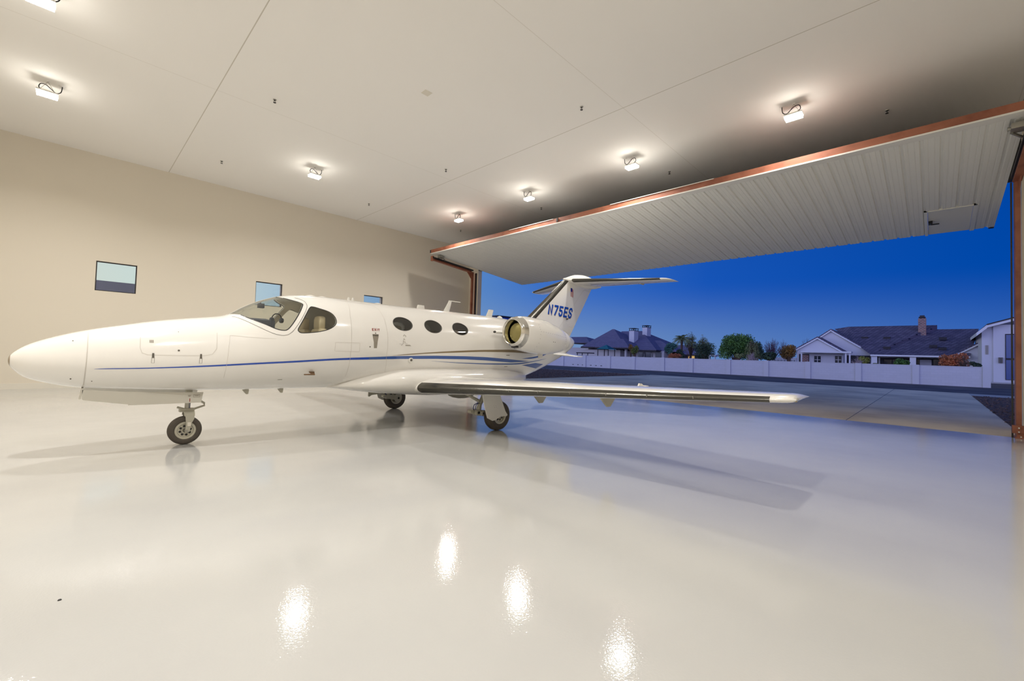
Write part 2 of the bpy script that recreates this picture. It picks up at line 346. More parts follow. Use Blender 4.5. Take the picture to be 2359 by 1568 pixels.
hd = pbox(MB(), 16.20, 16.34, .03, .11, -.05, .02); pbox(hd, 16.25, 16.29, -.10, .06, -.075, -.05)
tag(hd.build('door_handle', m_blk, wd), 'black lever handle')
pbox(MB(), DX1-.02, DX1+.06, WDY0, WDY1, .06, .12).build('threshold', m_oxide, wd)
pbox(MB(), DX1, DX1+.12, DY0, DY0+.1, .0, .1).build('corner_bumper', m_dark, door)
# steel side frames
def side_frame(y, s, label):
    """y = inner face of the post, s = +1 grows to +Y"""
    dp = .12 if s > 0 else .24
    fr = thing('door_side_frame', (13.7, y, 0), label, 'steel frame')
    MB().box((13.60,y,0),(13.60+dp,y+s*.078,5.36)).build('post', m_oxide, fr)
    if s > 0: MB().box((13.75,y-.07,0),(13.79,y-.03,5.3)).build('inner_post', m_oxide, fr)
    if s > 0: MB().box((13.74,y-.15,0),(13.80,y-.085,5.3)).build('weather_seal', m_dark, fr)
    else: MB().box((13.60,y+.035,0),(13.63,y+.062,5.3)).build('weather_seal', m_dark, fr)
    tr = MB().poly([(11.30,y+s*.04,5.66),(13.62,y+s*.04,5.44),(13.62,y+s*.04,5.32),(11.30,y+s*.04,5.54)], (0,s*.06,0)).poly([(11.30,y-s*.03,5.56),(13.62,y-s*.03,5.33),(13.62,y-s*.03,5.30),(11.30,y-s*.03,5.53)], (0,s*.13,0)).build('track_arm', m_oxide, fr)
    MB().poly([(11.25,y-s*.05,5.68),(13.65,y-s*.05,5.46),(13.65,y-s*.05,5.40),(11.25,y-s*.05,5.62)], (0,s*.05,0)).build('lift_cylinder', m_dark, fr)
    MB().box((11.24,y-s*.02,5.50),(11.32,y+s*.12,5.72)).build('arm_end_plate', m_oxide, fr)
    hb = MB().box((11.5,y-s*.22,5.66),(11.75,y-s*.04,5.76)).tube([(11.6,y-s*.26,5.70),(11.6,y+s*.02,5.70)],.035,10).tube([(11.7,y-s*.2,5.66),(11.9,y-s*.06,5.62)],.025,8)
    hb.build('hinge_bracket', m_alu, fr)
    gs = MB().poly([(13.3,y+s*.05,5.36),(13.6,y+s*.05,5.34),(13.6,y+s*.05,5.02)], (0,s*.02,0)).build('gusset', m_oxide, fr)
    fp = MB().box((13.52,y-s*.06,.10),(13.60,y+s*.16,.26)).box((13.50,y-s*.02,0),(13.90,y+s*.24,.02)).box((13.56,y,.02),(13.6,y+s*.2,.1)).build('base_bracket', m_oxide, fr)
    b2 = MB()
    for yy, zz in ((.03,.21),(.03,.13),(.14,.05),(.06,.03)): b2.disc_lathe([(-.02,.001),(-.018,.012),(0,.014)], (13.518 if zz>.1 else 13.545, y+s*yy, zz), 'x', 10)
    tag(b2.build('bolt', m_trimw, fp), 'pale bolt heads')
    return fr
side_frame(16.19, 1, 'red oxide steel post and overhead arm at the far left end of the open door')
side_frame(-1.20, -1, 'red oxide steel post and overhead arm at the right edge of the doorway')

# ------------------------------------------------------------------ ceiling lamps
lamp = thing('high_bay_light', (0,0,0), '', 'ceiling light', 'LED high bay lights hung around the edge of the ceiling')
hz = 6.87-ZC
MB().box((-.17,-.11,hz),(.17,.11,hz+.03)).box((-.07,-.05,hz+.03),(.07,.05,hz+.06)).build('housing', m_trimw, lamp)
MB().box((-.16,-.10,hz-.055),(.16,.10,hz-.001)).build('lens', m_led, lamp)
MB().tube([(-.12,0,hz+.05),(-.02,0,-.05),(0,0,-.012)],.004,6).tube([(.12,0,hz+.05),(.02,0,-.05),(0,0,-.012)],.004,6).build('hanger_wire', m_alu, lamp)
cd = catmull([(-.05,.02,hz+.06),(-.13,.03,hz+.10),(-.11,.03,-.09),(-.03,.03,-.08),(.05,.03,-.14),(.13,.03,-.20),(.20,.03,-.16),(.22,.03,-.06),(.22,.03,0)], 5, False)
MB().tube(cd,.009,6).build('power_cord', m_black, lamp)
MB().disc_lathe([(-.02,.04),(0,.06)], (0.22,.03,0), 'z', 16).disc_lathe([(-.012,.02),(0,.03)], (0,0,0), 'z', 12).build('ceiling_canopy', m_ceil, lamp)
al = bpy.data.lights.new('lamp_light', 'AREA'); al.shape = 'RECTANGLE'; al.size = .32; al.size_y = .20; al.energy = LAMP_W; al.color = (1.0,.972,.935); al.spread = math.radians(152)
alo = bpy.data.objects.new('lamp_light', al); COL.objects.link(alo); alo.parent = lamp; alo.location = (0,0,hz-.06)
LP = [(5.19,14.07,0,'lit lamp near the left wall, between the two windows and above the cockpit'),
      (-.60,14.10,0,'lit lamp near the left wall, left edge of the view above the nose'),
      (-.58,10.30,0,'lit lamp cut by the top left corner of the view'),
      (11.0,14.05,90,'lit lamp in the far corner beside the hangar door rail, smallest of the row'),
      (11.0,10.14,90,'lit lamp before the door rail, above the tail, second from the far corner'),
      (11.0,6.18,90,'lit lamp before the door rail, second from the right end of its row'),
      (11.0,2.23,90,'lit lamp furthest right, near the right half of the door rail'),
      (-.6,5.9,90,'lamp on the rear side of the ceiling level with the aircraft nose, outside the view'),
      (-.6,.9,0,'lamp at the rear corner of the ceiling behind the camera'),
      (5.3,1.1,0,'lamp above the camera side of the near wing, outside the view')]
LK = [1.0,1.1,1.1,.9,.9,.85,.62,1.25,1.6,.5]     # output of each lamp relative to the first
for i, (x,y,a,lb) in enumerate(LP):
    o = lamp if i == 0 else copy_tree(lamp)
    o.location = (x,y,ZC); o.rotation_euler = (0,0,math.radians(a)); o['label'] = lb
    k = LK[i]
    for c in o.children:
        if c.type == 'LIGHT': c.data = al.copy(); c.data.energy = LAMP_W*k
# ------------------------------------------------------------------ sprinklers and cover plate
sp = thing('sprinkler_head', (0,0,0), '', 'sprinkler', 'small dark sprinkler heads dotted over the ceiling')
MB().disc_lathe([(-.012,.035),(0,.04)], (0,0,0), 'z', 14).build('escutcheon', m_alu, sp)
s_ = MB().tube([(0,0,0),(0,0,-.03)],.012,8).disc_lathe([(-.075,.03),(-.07,.032)], (0,0,0), 'z', 12)
s_.tube([(-.012,0,-.02),(-.02,0,-.05),(0,0,-.07)],.004,5).tube([(.012,0,-.02),(.02,0,-.05),(0,0,-.07)],.004,5)
s_.build('deflector', m_dark, sp)
SPK = [(3.08,10.98,'dark sprinkler head above the cockpit, nearest the crossing of the left ceiling seams'),(3.06,15.93,'dark sprinkler head near the left wall, right of the leftmost long seam end'),
       (7.99,15.94,'dark sprinkler head near the left wall, left of where the faint cross seam meets it'),(8.01,5.82,'dark sprinkler head just left of the right hand ceiling seam crossing'),
       (8.03,11.0,'dark sprinkler head just above the far ceiling seam crossing'),(12.63,10.98,'dark sprinkler head at the shaded band right of the second corner lamp'),
       (12.60,15.93,'tiny sprinkler head in the far corner just below the smallest lamp'),(12.64,5.82,'dark sprinkler head between the right pair of lamps and the door rail'),
       (12.64,.76,'dark sprinkler head furthest right in the shaded band beside the door rail')]
for i, (x,y,lb) in enumerate(SPK):
    o = sp if i == 0 else copy_tree(sp)
    o.location = (x,y,ZC); o['label'] = lb
tag(MB().box((5.3-.09,8.08-.09,ZC-.006),(5.3+.09,8.08+.09,ZC)).build('ceiling_cover_plate', m_base), 'small faint square cover plate on the ceiling above the aircraft door', 'cover plate')
tag(MB().disc_lathe([(0,.009),(.005,.006)], (.02,3.374,0), 'z', 12).build('floor_anchor', m_dark), 'tiny dark anchor cap in the epoxy floor at lower left', 'floor anchor')

# ------------------------------------------------------------------ business jet: fuselage surface
YC = 7.53
FST = [(-.488,1.165,1.152,.006,1.16,2),(-.4865,1.180,1.137,.022,1.16,2),(-.483,1.194,1.120,.038,1.158,2),(-.474,1.213,1.098,.062,1.157,2),(-.458,1.237,1.070,.086,1.156,2),(-.44,1.258,1.045,.108,1.155,2),(-.36,1.33,.965,.18,1.15,2),(-.19,1.42,.896,.265,1.15,2),
(.1,1.528,.828,.36,1.15,2.05),(.45,1.62,.795,.435,1.16,2.05),(.82,1.709,.772,.50,1.18,2.1),(1.18,1.773,.755,.55,1.20,2.1),(1.54,1.835,.744,.60,1.23,2.1),
(1.64,1.876,.741,.612,1.24,2.05),(1.78,1.975,.738,.63,1.26,2.0),(1.95,2.073,.736,.65,1.29,2.0),(2.12,2.15,.734,.67,1.32,2.0),(2.27,2.203,.733,.688,1.35,2.0),
(2.48,2.25,.732,.708,1.39,2.0),(2.75,2.272,.731,.73,1.44,2.05),(3.1,2.278,.73,.752,1.48,2.1),(3.6,2.273,.73,.77,1.5,2.1),(4.3,2.268,.73,.775,1.5,2.1),
(5.6,2.275,.73,.775,1.5,2.1),(6.6,2.272,.73,.77,1.5,2.1),(7.1,2.26,.73,.75,1.5,2.1),(7.5,2.235,.745,.70,1.5,2.1),(8.0,2.19,.84,.60,1.53,2.1),
(8.6,2.12,1.005,.47,1.56,2.0),(9.1,2.07,1.175,.37,1.62,2.0),(9.5,2.03,1.325,.30,1.68,2.0),(9.85,1.99,1.49,.235,1.73,2.0),(10.05,1.94,1.60,.17,1.77,2.0),(10.16,1.88,1.68,.10,1.78,2.0),(10.2,1.80,1.76,.02,1.78,2.0)]
def pchip(xs,ys):
    n=len(xs);h=[xs[i+1]-xs[i] for i in range(n-1)];d=[(ys[i+1]-ys[i])/h[i] for i in range(n-1)]
    m=[0]*n;m[0]=d[0];m[-1]=d[-1]
    for i in range(1,n-1):
        if d[i-1]*d[i]>0:
            w1=2*h[i]+h[i-1];w2=h[i]+2*h[i-1];m[i]=(w1+w2)/(w1/d[i-1]+w2/d[i])
    def f(x):
        x=min(max(x,xs[0]),xs[-1]);i=0
        while i<n-2 and x>xs[i+1]: i+=1
        t=(x-xs[i])/h[i];a=2*t**3-3*t*t+1;b=t**3-2*t*t+t;c=-2*t**3+3*t*t;e=t**3-t*t
        return a*ys[i]+b*h[i]*m[i]+c*ys[i+1]+e*h[i]*m[i+1]
    return f
_F=[pchip([q[0] for q in FST],[q[k] for q in FST]) for k in range(1,6)]
def fus(x): return [f(x) for f in _F]
def half(x,z,off=0.0):
    zt,zb,hw,zw,n=fus(x); zt+=off;zb-=off;hw+=off
    q=abs((z-zw)/((zt-zw) if z>zw else (zw-zb)))
    return 0.0 if q>=1 else hw*(1-q**n)**(1/n)
def fring(x, off=0.0, n=112):
    zt,zb,hw,zw,e=fus(x); zt+=off;zb-=off;hw+=off; r=[]
    zt=max(zt,zw+.004); zb=min(zb,zw-.004); hw=max(hw,.004)
    for k in range(n):
        a=2*math.pi*(k+.5)/n; c,q=math.cos(a),math.sin(a)
        y=hw*math.copysign(abs(c)**(2/e),c); z=math.copysign(abs(q)**(2/e),q); z=zw+z*((zt-zw) if z>0 else (zw-zb))
        r.append((x,YC+y,z))
    return r
def xs_range(a,b,st): 
    n=max(1,int(round((b-a)/st))); return [a+(b-a)*i/n for i in range(n+1)]
XS=[-.488,-.4865,-.483,-.479,-.474,-.466,-.458,-.45,-.44,-.42,-.40,-.36,-.31,-.25]+xs_range(-.19,10.0,.075)+[10.05,10.09,10.13,10.16,10.18,10.195,10.2]
jet = thing('business_jet', (5.5,YC,0), 'white twin-engine business jet with blue and bronze stripes parked on the epoxy floor', 'aircraft')
# window outlines as (x, z) on the side view
WSO=[(1.60,1.872),(1.718,1.852),(1.811,1.796),(1.979,1.725),(2.098,1.669),(2.191,1.649),(2.263,1.671),(2.368,1.811),(2.504,2.036),(2.516,2.095),(2.381,2.142),(2.303,2.171),(2.24,2.20),(2.10,2.26),(1.80,2.15),(1.58,1.95)]
SWO=[(2.397,1.677),(2.454,1.781),(2.556,1.953),(2.618,2.038),(2.665,2.052),(2.76,2.028),(2.883,1.988),(2.946,1.929),(2.969,1.847),(2.938,1.772),(2.841,1.704),(2.706,1.659),(2.562,1.633),(2.443,1.624),(2.406,1.642)]
def ell(cx,cz,a,b,n=28): return [(cx+a*math.cos(2*math.pi*k/n),cz+b*math.sin(2*math.pi*k/n)) for k in range(n)]
CWO=[ell(4.172,1.882,.198,.124),ell(4.83,1.878,.198,.124),ell(5.488,1.874,.198,.124)]
WSC=catmull(WSO,3); SWC=catmull(SWO,3)
def prism(pts, y0, y1):
    return MB().poly([(x,y0,z) for x,z in pts],(0,y1-y0,0)).mesh('cut')
cuts=[]
for s in (-1,1):
    cuts.append(('windshield',WSC,YC+s*.03,YC+s*1.2)); cuts.append(('side_window',SWC,YC+s*.2,YC+s*1.2))
    for c in CWO: cuts.append(('cabin_window',c,YC+s*.2,YC+s*1.2))
def boolean(me, cutters, op):
    o=bpy.data.objects.new('tmp',me); COL.objects.link(o); tmp=[o]
    for c in cutters:
        k=bpy.data.objects.new('tmpc',c); COL.objects.link(k); tmp.append(k)
        md=o.modifiers.new('b','BOOLEAN'); md.operation=op; md.solver='EXACT'; md.object=k
    dg=bpy.context.evaluated_depsgraph_get(); dg.update()
    res=bpy.data.meshes.new_from_object(o.evaluated_get(dg))
    for q in tmp: bpy.data.objects.remove(q)
    return res
def shell(xo, o_out, xi, o_in, mi=1):
    m=MB(); m.loft([fring(x,o_out) for x in xo]); a=m.mesh('a')
    k=MB(); k.loft([fring(x,o_in) for x in xi],mi=mi); b=k.mesh('b')
    bm=bmesh.new(); bm.from_mesh(b); bmesh.ops.reverse_faces(bm,faces=bm.faces[:]); bm.to_mesh(b); bm.free()
    bm=bmesh.new(); bm.from_mesh(a); bm.from_mesh(b); me=bpy.data.meshes.new('shell'); bm.to_mesh(me); bm.free(); return me
fm=shell(XS,0,xs_range(1.5,7.0,.075),-.03)
for mt in (m_paint,m_liner): fm.materials.append(mt)
fm=boolean(fm,[prism(c[1],c[2],c[3]) for c in cuts],'DIFFERENCE')
fm.materials.clear()
fo=link('fuselage',fm,[m_paint,m_liner],jet,True,30)
tag(fo,'white fuselage')
gm=shell(xs_range(1.4,6.2,.075),-.004,xs_range(1.45,6.1,.075),-.012,0)
for i,c in enumerate(cuts):
    me=boolean(gm.copy(),[prism(c[1],c[2],c[3])],'INTERSECT'); me.materials.clear()
    o=link(c[0],me,g_tint if c[0]=='cabin_window' else g_wind,jet,True,30)
    if c[0]=='cabin_window': tag(o,'smoked oval cabin window')
# ---- decals that lie on the fuselage skin
def P_f(x,z,s=-1,off=.002): return (x,YC+s*half(x,z,off),z)
def plin(xs,ys):
    def f(x):
        i=0
        while i<len(xs)-2 and x>xs[i+1]: i+=1
        return ys[i]+(ys[i+1]-ys[i])*(x-xs[i])/(xs[i+1]-xs[i])
    return f
def skin_strip(name, top, bot, mat, s=-1, parent=None, off=.0025, step=.06, rows=4, lin_=False):
    ft=(plin if lin_ else pchip)(*zip(*top)); fb=(plin if lin_ else pchip)(*zip(*bot)); a=top[0][0]; b=top[-1][0]; xs=xs_range(a,b,step); m=MB()
    rings=[[P_f(x,fb(x)+(ft(x)-fb(x))*k/rows,s,off) for k in range(rows+1)] for x in xs]
    m.loft(rings,False,close=False); return m.build(name,mat,parent or jet,True,fix=False)
def skin_line(m, pts, w=.004, s=-1, off=.0028, closed=False, step=.03):
    q=[]; P=[Vector(p) for p in pts]+([Vector(pts[0])] if closed else [])
    for i in range(len(P)-1):
        n=max(1,int((P[i+1]-P[i]).length/step))
        for k in range(n): q.append(P[i].lerp(P[i+1],k/n))
    q.append(P[-1]); A=[];B=[]
    for i,p in enumerate(q):
        a=q[i-1] if i>0 else (q[-2] if closed else p); b=q[i+1] if i<len(q)-1 else (q[1] if closed else p)
        d=(b-a); d=d.normalized() if d.length>0 else Vector((1,0)); nrm=Vector((-d.y,d.x))*w/2
        A.append(P_f(p.x+nrm.x,p.y+nrm.y,s,off)); B.append(P_f(p.x-nrm.x,p.y-nrm.y,s,off))
    n=len(q); m.add(A+B,[(i,i+1,n+i+1,n+i) for i in range(n-1)]); return m
def skin_poly(m, pts, s=-1, off=.003, mi=0):
    """small convex patch"""
    m.add([P_f(x,z,s,off) for x,z in pts],[tuple(range(len(pts)))],mi); return m
BT=[(.212,1.071),(.298,1.078),(.502,1.083),(.863,1.098),(1.259,1.122),(1.907,1.169),(2.307,1.196),(3.066,1.252),(3.515,1.275),(4.064,1.303),(4.848,1.324),(5.563,1.327),(6.169,1.317),(6.808,1.286),(7.209,1.261),(7.629,1.2395)]
BB=[(.212,1.069),(.298,1.07),(.503,1.073),(.864,1.085),(1.26,1.103),(1.909,1.145),(2.311,1.17),(3.071,1.221),(3.524,1.235),(4.075,1.252),(4.861,1.265),(5.578,1.264),(6.189,1.247),(6.95,1.209),(7.223,1.220),(7.629,1.2385)]
GT=[(3.945,1.3115),(4.133,1.332),(4.672,1.38),(5.364,1.43),(6.146,1.47),(6.943,1.495),(7.33,1.465),(7.79,1.428)]
GB=[(3.945,1.3105),(4.135,1.321),(4.675,1.36),(5.368,1.396),(6.15,1.431),(6.947,1.437),(7.334,1.43),(7.791,1.4265)]
TT=[(4.788,1.222),(5.415,1.198),(6.212,1.185),(6.891,1.188),(7.214,1.198),(7.682,1.231),(8.149,1.274),(8.498,1.312)]
TB=[(4.788,1.2205),(5.419,1.187),(6.221,1.164),(6.906,1.159),(7.23,1.166),(7.693,1.212),(8.158,1.261),(8.499,1.31)]
UT=[(7.321,1.301),(7.638,1.332),(7.999,1.37),(8.281,1.451),(8.582,1.517),(8.984,1.577)]
UB=[(7.321,1.299),(7.649,1.301),(8.013,1.332),(8.303,1.382),(8.596,1.457),(8.984,1.575)]
for s in (-1,1):
    i0=8
    tag(skin_strip('stripe',BT[:i0+1],BB[:i0+1],m_blue,s),'long royal blue stripe'); tag(skin_strip('stripe',BT[i0:],BB[i0:],m_blue2,s,lin_=True),'blue stripe, aft half')
    tag(skin_strip('stripe',GT,GB,m_gold,s),'bronze stripe'); tag(skin_strip('stripe',TT,TB,m_blue2,s),'thin lower blue stripe'); tag(skin_strip('stripe',UT,UB,m_blue2,s),'short upswept blue stripe')
    DT=[(7.377,1.149),(7.996,1.199),(8.473,1.165)]; DB=[(7.377,1.147),(8.165,1.054),(8.473,1.163)]
    tag(skin_strip('stripe',DT,DB,m_blue2,s,step=.03,lin_=True),'blue diamond patch')
    m=MB()
    skin_line(m,[(3.281,2.216),(3.211,1.966),(3.19,1.578),(3.192,1.339),(3.207,.944)],s=s); skin_line(m,[(3.10,2.235),(3.281,2.225),(3.70,2.2),(3.79,2.13),(3.82,1.95),(3.836,1.609),(3.832,1.29),(3.9,.95)],s=s)
    skin_line(m,[(.147,1.52),(.145,1.377),(.142,1.172),(.133,.87)],.007,s); skin_line(m,[(1.548,1.542),(1.527,1.372),(1.511,1.134),(1.502,.95)],.003,s)
    skin_line(m,[(1.548,1.542),(1.8,1.525),(2.1,1.52)],.003,s)
    skin_line(m,[(.613,1.5),(.61,1.341),(.63,1.277),(.684,1.253),(.938,1.250),(1.254,1.253),(1.345,1.275),(1.39,1.35),(1.404,1.57)],.004,s)
    skin_line(m,[(2.937,1.502),(3.333,1.504),(3.336,1.361),(2.932,1.364)],.004,s,closed=True)
    tag(m.build('panel_gap',m_seam,jet,True,fix=False),'thin grey panel gaps')
    m=MB(); skin_line(m,catmull([(1.62,1.82),(1.68,1.803),(1.857,1.702),(2.062,1.598),(2.208,1.574),(2.307,1.626),(2.42,1.778),(2.566,2.025),(2.574,2.12),(2.53,2.165),(2.46,2.19)],4,False),.005,s)
    tag(m.build('windshield_gap',m_seamd,jet,True,fix=False),'dark gap around the windscreen frame')
    m=MB(); skin_line(m,catmull(WSO[1:12],3,False),.014,s,.001); skin_line(m,SWC,.012,s,.001,True)
    m.build('window_seal',m_dark,jet,True,fix=False)
    m=MB()
    for c in CWO: skin_line(m,c,.008,s,.001,True,.02)
    m.build('window_seal',m_seamd,jet,True,fix=False)
# nose cap, rivets, hatches, placards (port side)
MB().loft([[(x,y,z) for x,y,z in fring(xx,.002)] for xx in (-.488,-.4865,-.483,-.479,-.474,-.470)]).build('nose_cap',m_gold,jet,True)
hd=MB(); skin_poly(hd,[(3.553,1.665),(3.664,1.668),(3.661,1.62),(3.644,1.53),(3.636,1.431),(3.583,1.429),(3.575,1.53),(3.557,1.62)])
ho=tag(hd.build('door_handle',m_greyd,jet,fix=False),'flush grey door handle')
k=MB(); skin_poly(k,[(3.556,1.655),(3.662,1.658),(3.661,1.640),(3.558,1.637)],off=.005); k.build('latch',m_greyd2,ho,fix=False)
def glyphs(text, fn, mat, name, parent, w=.16, sh=None, label=None):
    """block letters from strokes; fn maps (u,v) (v up, 0..1 tall) to a 3D point; u runs in letter heights"""
    G={'E':([[(.6,1),(.0,1),(.0,0),(.6,0)],[(0,.5),(.5,.5)]],.6),'X':([[(0,0),(.6,1)],[(0,1),(.6,0)]],.6),'I':([[(.1,0),(.1,1)]],.2),'T':([[(0,1),(.6,1)],[(.3,1),(.3,0)]],.6),
       'N':([[(0,0),(0,1),(.55,0),(.55,1)]],.55),'7':([[(0,1),(.55,1),(.55,.9),(.2,0)]],.55),'5':([[(.55,1),(.0,1),(.0,.58),(.42,.58),(.55,.45),(.55,.13),(.42,0),(.12,0),(0,.13),(0,.2)]],.55),
       'S':([[(.55,.8),(.55,.87),(.42,1),(.13,1),(0,.87),(0,.63),(.13,.53),(.42,.45),(.55,.35),(.55,.13),(.42,0),(.13,0),(0,.13),(0,.2)]],.55)}
    u=0; h=w/2
    for ch in text:
        st,wd=G[ch]; m=MB()
        for pl in st:
            P=[Vector((a*(1-w)/1+h,b*(1-w)+h)) for a,b in pl]; Lf=[];Rt=[]
            for i,p in enumerate(P):
                d1=(p-P[i-1]).normalized() if i>0 else (P[1]-p).normalized(); d2=(P[i+1]-p).normalized() if i<len(P)-1 else d1
                q=p.copy()
                if i==0: q-=d2*h
                if i==len(P)-1: q+=d1*h
                t=(d1+d2); t=t.normalized() if t.length>.2 else d2; nn=Vector((-t.y,t.x)); kk=h/max(.5,abs(nn.dot(Vector((-d2.y,d2.x)))))
                Lf.append(q+nn*kk); Rt.append(q-nn*kk)
            for i in range(len(P)-1):
                ns=4
                for j in range(ns):
                    a=Lf[i].lerp(Lf[i+1],j/ns);b=Lf[i].lerp(Lf[i+1],(j+1)/ns);c=Rt[i].lerp(Rt[i+1],(j+1)/ns);d=Rt[i].lerp(Rt[i+1],j/ns)
                    m.add([fn(u+q.x,q.y) for q in (a,b,c,d)],[(0,1,2,3)])
        u+=wd+w+.12
        me=m.mesh(name,False); bm=bmesh.new(); bm.from_mesh(me); bmesh.ops.remove_doubles(bm,verts=bm.verts[:],dist=.0003); bm.to_mesh(me); bm.free()
        o=tag(link(name,me,mat,parent),label.replace('#',ch) if label else None)
    return o
glyphs('EXIT',lambda u,v:P_f(3.552+u*.046,1.722+v*.042,-1,.003),m_red,'exit_letter',jet,.2,label='red letter # of the word EXIT')
m=MB()
for x,z,r in ((3.61,1.684,.010),(3.513,1.449,.011),(.989,1.315,.012),(.99,1.56,.004),(.02,1.40,.006),(.02,.95,.008),(.20,.92,.006)):
    skin_poly(m,[(x+r*math.cos(a),z+r*math.sin(a)) for a in [k*math.pi/5 for k in range(10)]],off=.003)
m.build('flush_fastener',m_greyd2,jet,fix=False)
for x in (.737,1.222):
    m=MB(); skin_poly(m,[(x-.010,1.275),(x+.010,1.275),(x+.012,1.215),(x-.012,1.215)],off=.004); skin_line(m,[(x-.014,1.215),(x+.014,1.215),(x+.014,1.15),(x-.014,1.15)],.003,off=.003,closed=True)
    tag(m.build('baggage_latch',m_greyd2,jet,fix=False),'grey toggle latch on the nose hatch')
m=MB()
for k in range(3): skin_poly(m,[(.70+k*.014,1.405),(.71+k*.014,1.405),(.71+k*.014,1.44),(.70+k*.014,1.44)])
skin_poly(m,[(6.75,1.362),(6.86,1.362),(6.86,1.378),(6.75,1.378)]); skin_poly(m,[(6.78,1.108),(6.88,1.11),(6.88,1.124),(6.78,1.122)])
for k in range(3): skin_poly(m,[(4.18,1.488+k*.008),(4.30-.01*k,1.488+k*.008),(4.30-.01*k,1.492+k*.008),(4.18,1.492+k*.008)])
skin_poly(m,[(2.20,.905),(2.26,.905),(2.26,.912),(2.20,.912)])
m.build('placard',m_greyd,jet,fix=False)
m=MB() # small faint emblem with a mast figure and rules
skin_line(m,[(4.12,1.50),(4.135,1.535),(4.14,1.575),(4.155,1.62)],.006,off=.003); skin_line(m,[(4.14,1.66),(4.165,1.685),(4.19,1.67),(4.19,1.645)],.008,off=.003)
skin_line(m,[(4.06,1.520),(4.115,1.518)],.003,off=.003); skin_line(m,[(4.13,1.530),(4.23,1.528)],.003,off=.003); skin_line(m,[(4.145,1.56),(4.185,1.556)],.008,off=.003); skin_line(m,[(4.165,1.615),(4.17,1.585)],.006,off=.003)
skin_poly(m,[(4.098,1.492),(4.108,1.492),(4.108,1.504),(4.098,1.504)])
tag(m.build('emblem',m_greyd,jet,fix=False),'faint grey emblem below the first oval window')
# light by the stripe
c=P_f(4.329,1.235); lo=MB().disc_lathe([(.02,.055),(-.008,.050),(-.018,.035)],c,'y',24).build('round_fitting',m_paint2,jet,True); tag(lo,'round white fitting below the stripe')
MB().disc_lathe([(0,.024),(-.022,.022)],c,'y',16).build('fitting_lens',m_greyd2,lo)
# pitot
c=P_f(2.64,1.02); m=MB().poly([(2.60,c[1]+.01,1.04),(2.69,c[1]+.01,1.04),(2.66,c[1]-.09,1.00),(2.62,c[1]-.09,1.00)],(0,0,-.012)).tube([(2.66,c[1]-.09,.993),(2.50,c[1]-.095,.993)],[.012,.009]); tag(m.build('pitot_probe',M('bronze_probe',(120,92,64),.4,.6),jet,True),'bronze coloured probe under the cockpit')
# antennas
def fin_blade(name,x0,x1,tx0,tx1,zb,zt,th=.02,lab=None):
    m=MB(); r=[]
    for z,a,b,t in ((zb,x0,x1,th),(zt,tx0,tx1,th*.6)):
        r.append([(a+(b-a)*(.5-.5*math.cos(q)),YC+t*math.sin(q)*.9,z) for q in [2*math.pi*k/14 for k in range(14)]])
    m.loft(r); return tag(m.build(name,m_paint2,jet,True),lab)
for x in (2.80,2.99): MB().disc_lathe([(0,.085),(.018,.07),(.026,.03)],(x,YC,2.262),'z',20).build('dome_antenna',m_paint2,jet,True)
for x in (3.46,3.54): fin_blade('stub_antenna',x-.03,x+.03,x-.015,x+.02,2.25,2.33,.012)
MB().disc_lathe([(0,.07),(.018,.055),(.025,.02)],(4.03,YC,2.262),'z',20).build('dome_antenna',m_paint2,jet,True)
fin_blade('stub_antenna',4.88,5.09,4.91,5.07,2.24,2.345,.02)
wa=fin_blade('whip_antenna',5.54,5.71,5.70,5.78,2.24,2.515,.018,'bent white whip antenna'); MB().loft([[(x,YC+.012*math.cos(a)*r,2.512+.010*math.sin(a)*r) for a in [2*math.pi*k/8 for k in range(8)]] for x,r in ((5.70,1),(5.9,.8),(6.02,.6))]).build('antenna_rod',m_paint2,wa,True)
fin_blade('blade_antenna',6.76,6.97,6.87,7.03,2.22,2.435,.02,'white swept blade antenna')
MB().disc_lathe([(0,.075),(.03,.07),(.06,.045),(.075,.01)],(7.24,YC,2.235),'z',20).build('beacon',m_paint2,jet,True)
for x in (1.84,2.33):
    MB().poly([(x,YC-.01,.75),(x+.11,YC-.01,.75),(x+.10,YC-.01,.665),(x+.07,YC-.01,.665)],(0,.02,0)).build('belly_antenna',m_gear,jet)
# ---- belly fairing, strakes, tail details
FB=[(3.05,.79,.737,.22,.765),(3.25,.86,.712,.47,.785),(3.42,.925,.68,.62,.80),(3.85,1.05,.625,.78,.83),(4.23,1.115,.585,.88,.84),(4.7,1.13,.545,.925,.835),(5.0,1.13,.525,.93,.82),(6.2,1.12,.51,.93,.82),(6.8,1.10,.55,.88,.83),(7.3,1.04,.63,.74,.85),(7.7,.98,.70,.5,.86),(7.95,.95,.80,.25,.87)]
ff=[pchip([q[0] for q in FB],[q[k] for q in FB]) for k in range(1,5)]
def fbring(x,n=64):
    zt,zb,hw,zw=[f(x) for f in ff]; e=2.6; r=[]
    for k in range(n):
        a=2*math.pi*(k+.5)/n;c,q=math.cos(a),math.sin(a);r.append((x,YC+hw*math.copysign(abs(c)**(2/e),c),zw+math.copysign(abs(q)**(2/e),q)*((zt-zw) if q>0 else (zw-zb))))
    return r
MB().loft([fbring(x) for x in xs_range(3.05,7.95,.1)]).build('wing_root_fairing',m_paint,jet,True,angle=60)
MB().loft([[(x,YC-.25+.12*r*math.cos(a),.525+ .11*r*math.sin(a)) for a in [2*math.pi*k/20 for k in range(20)]] for x,r in ((5.55,.02),(5.6,.35),(5.7,.7),(5.85,.95),(6.0,1),(6.15,.9),(6.25,.6),(6.3,.1))]).build('belly_blister',m_gear,jet,True)
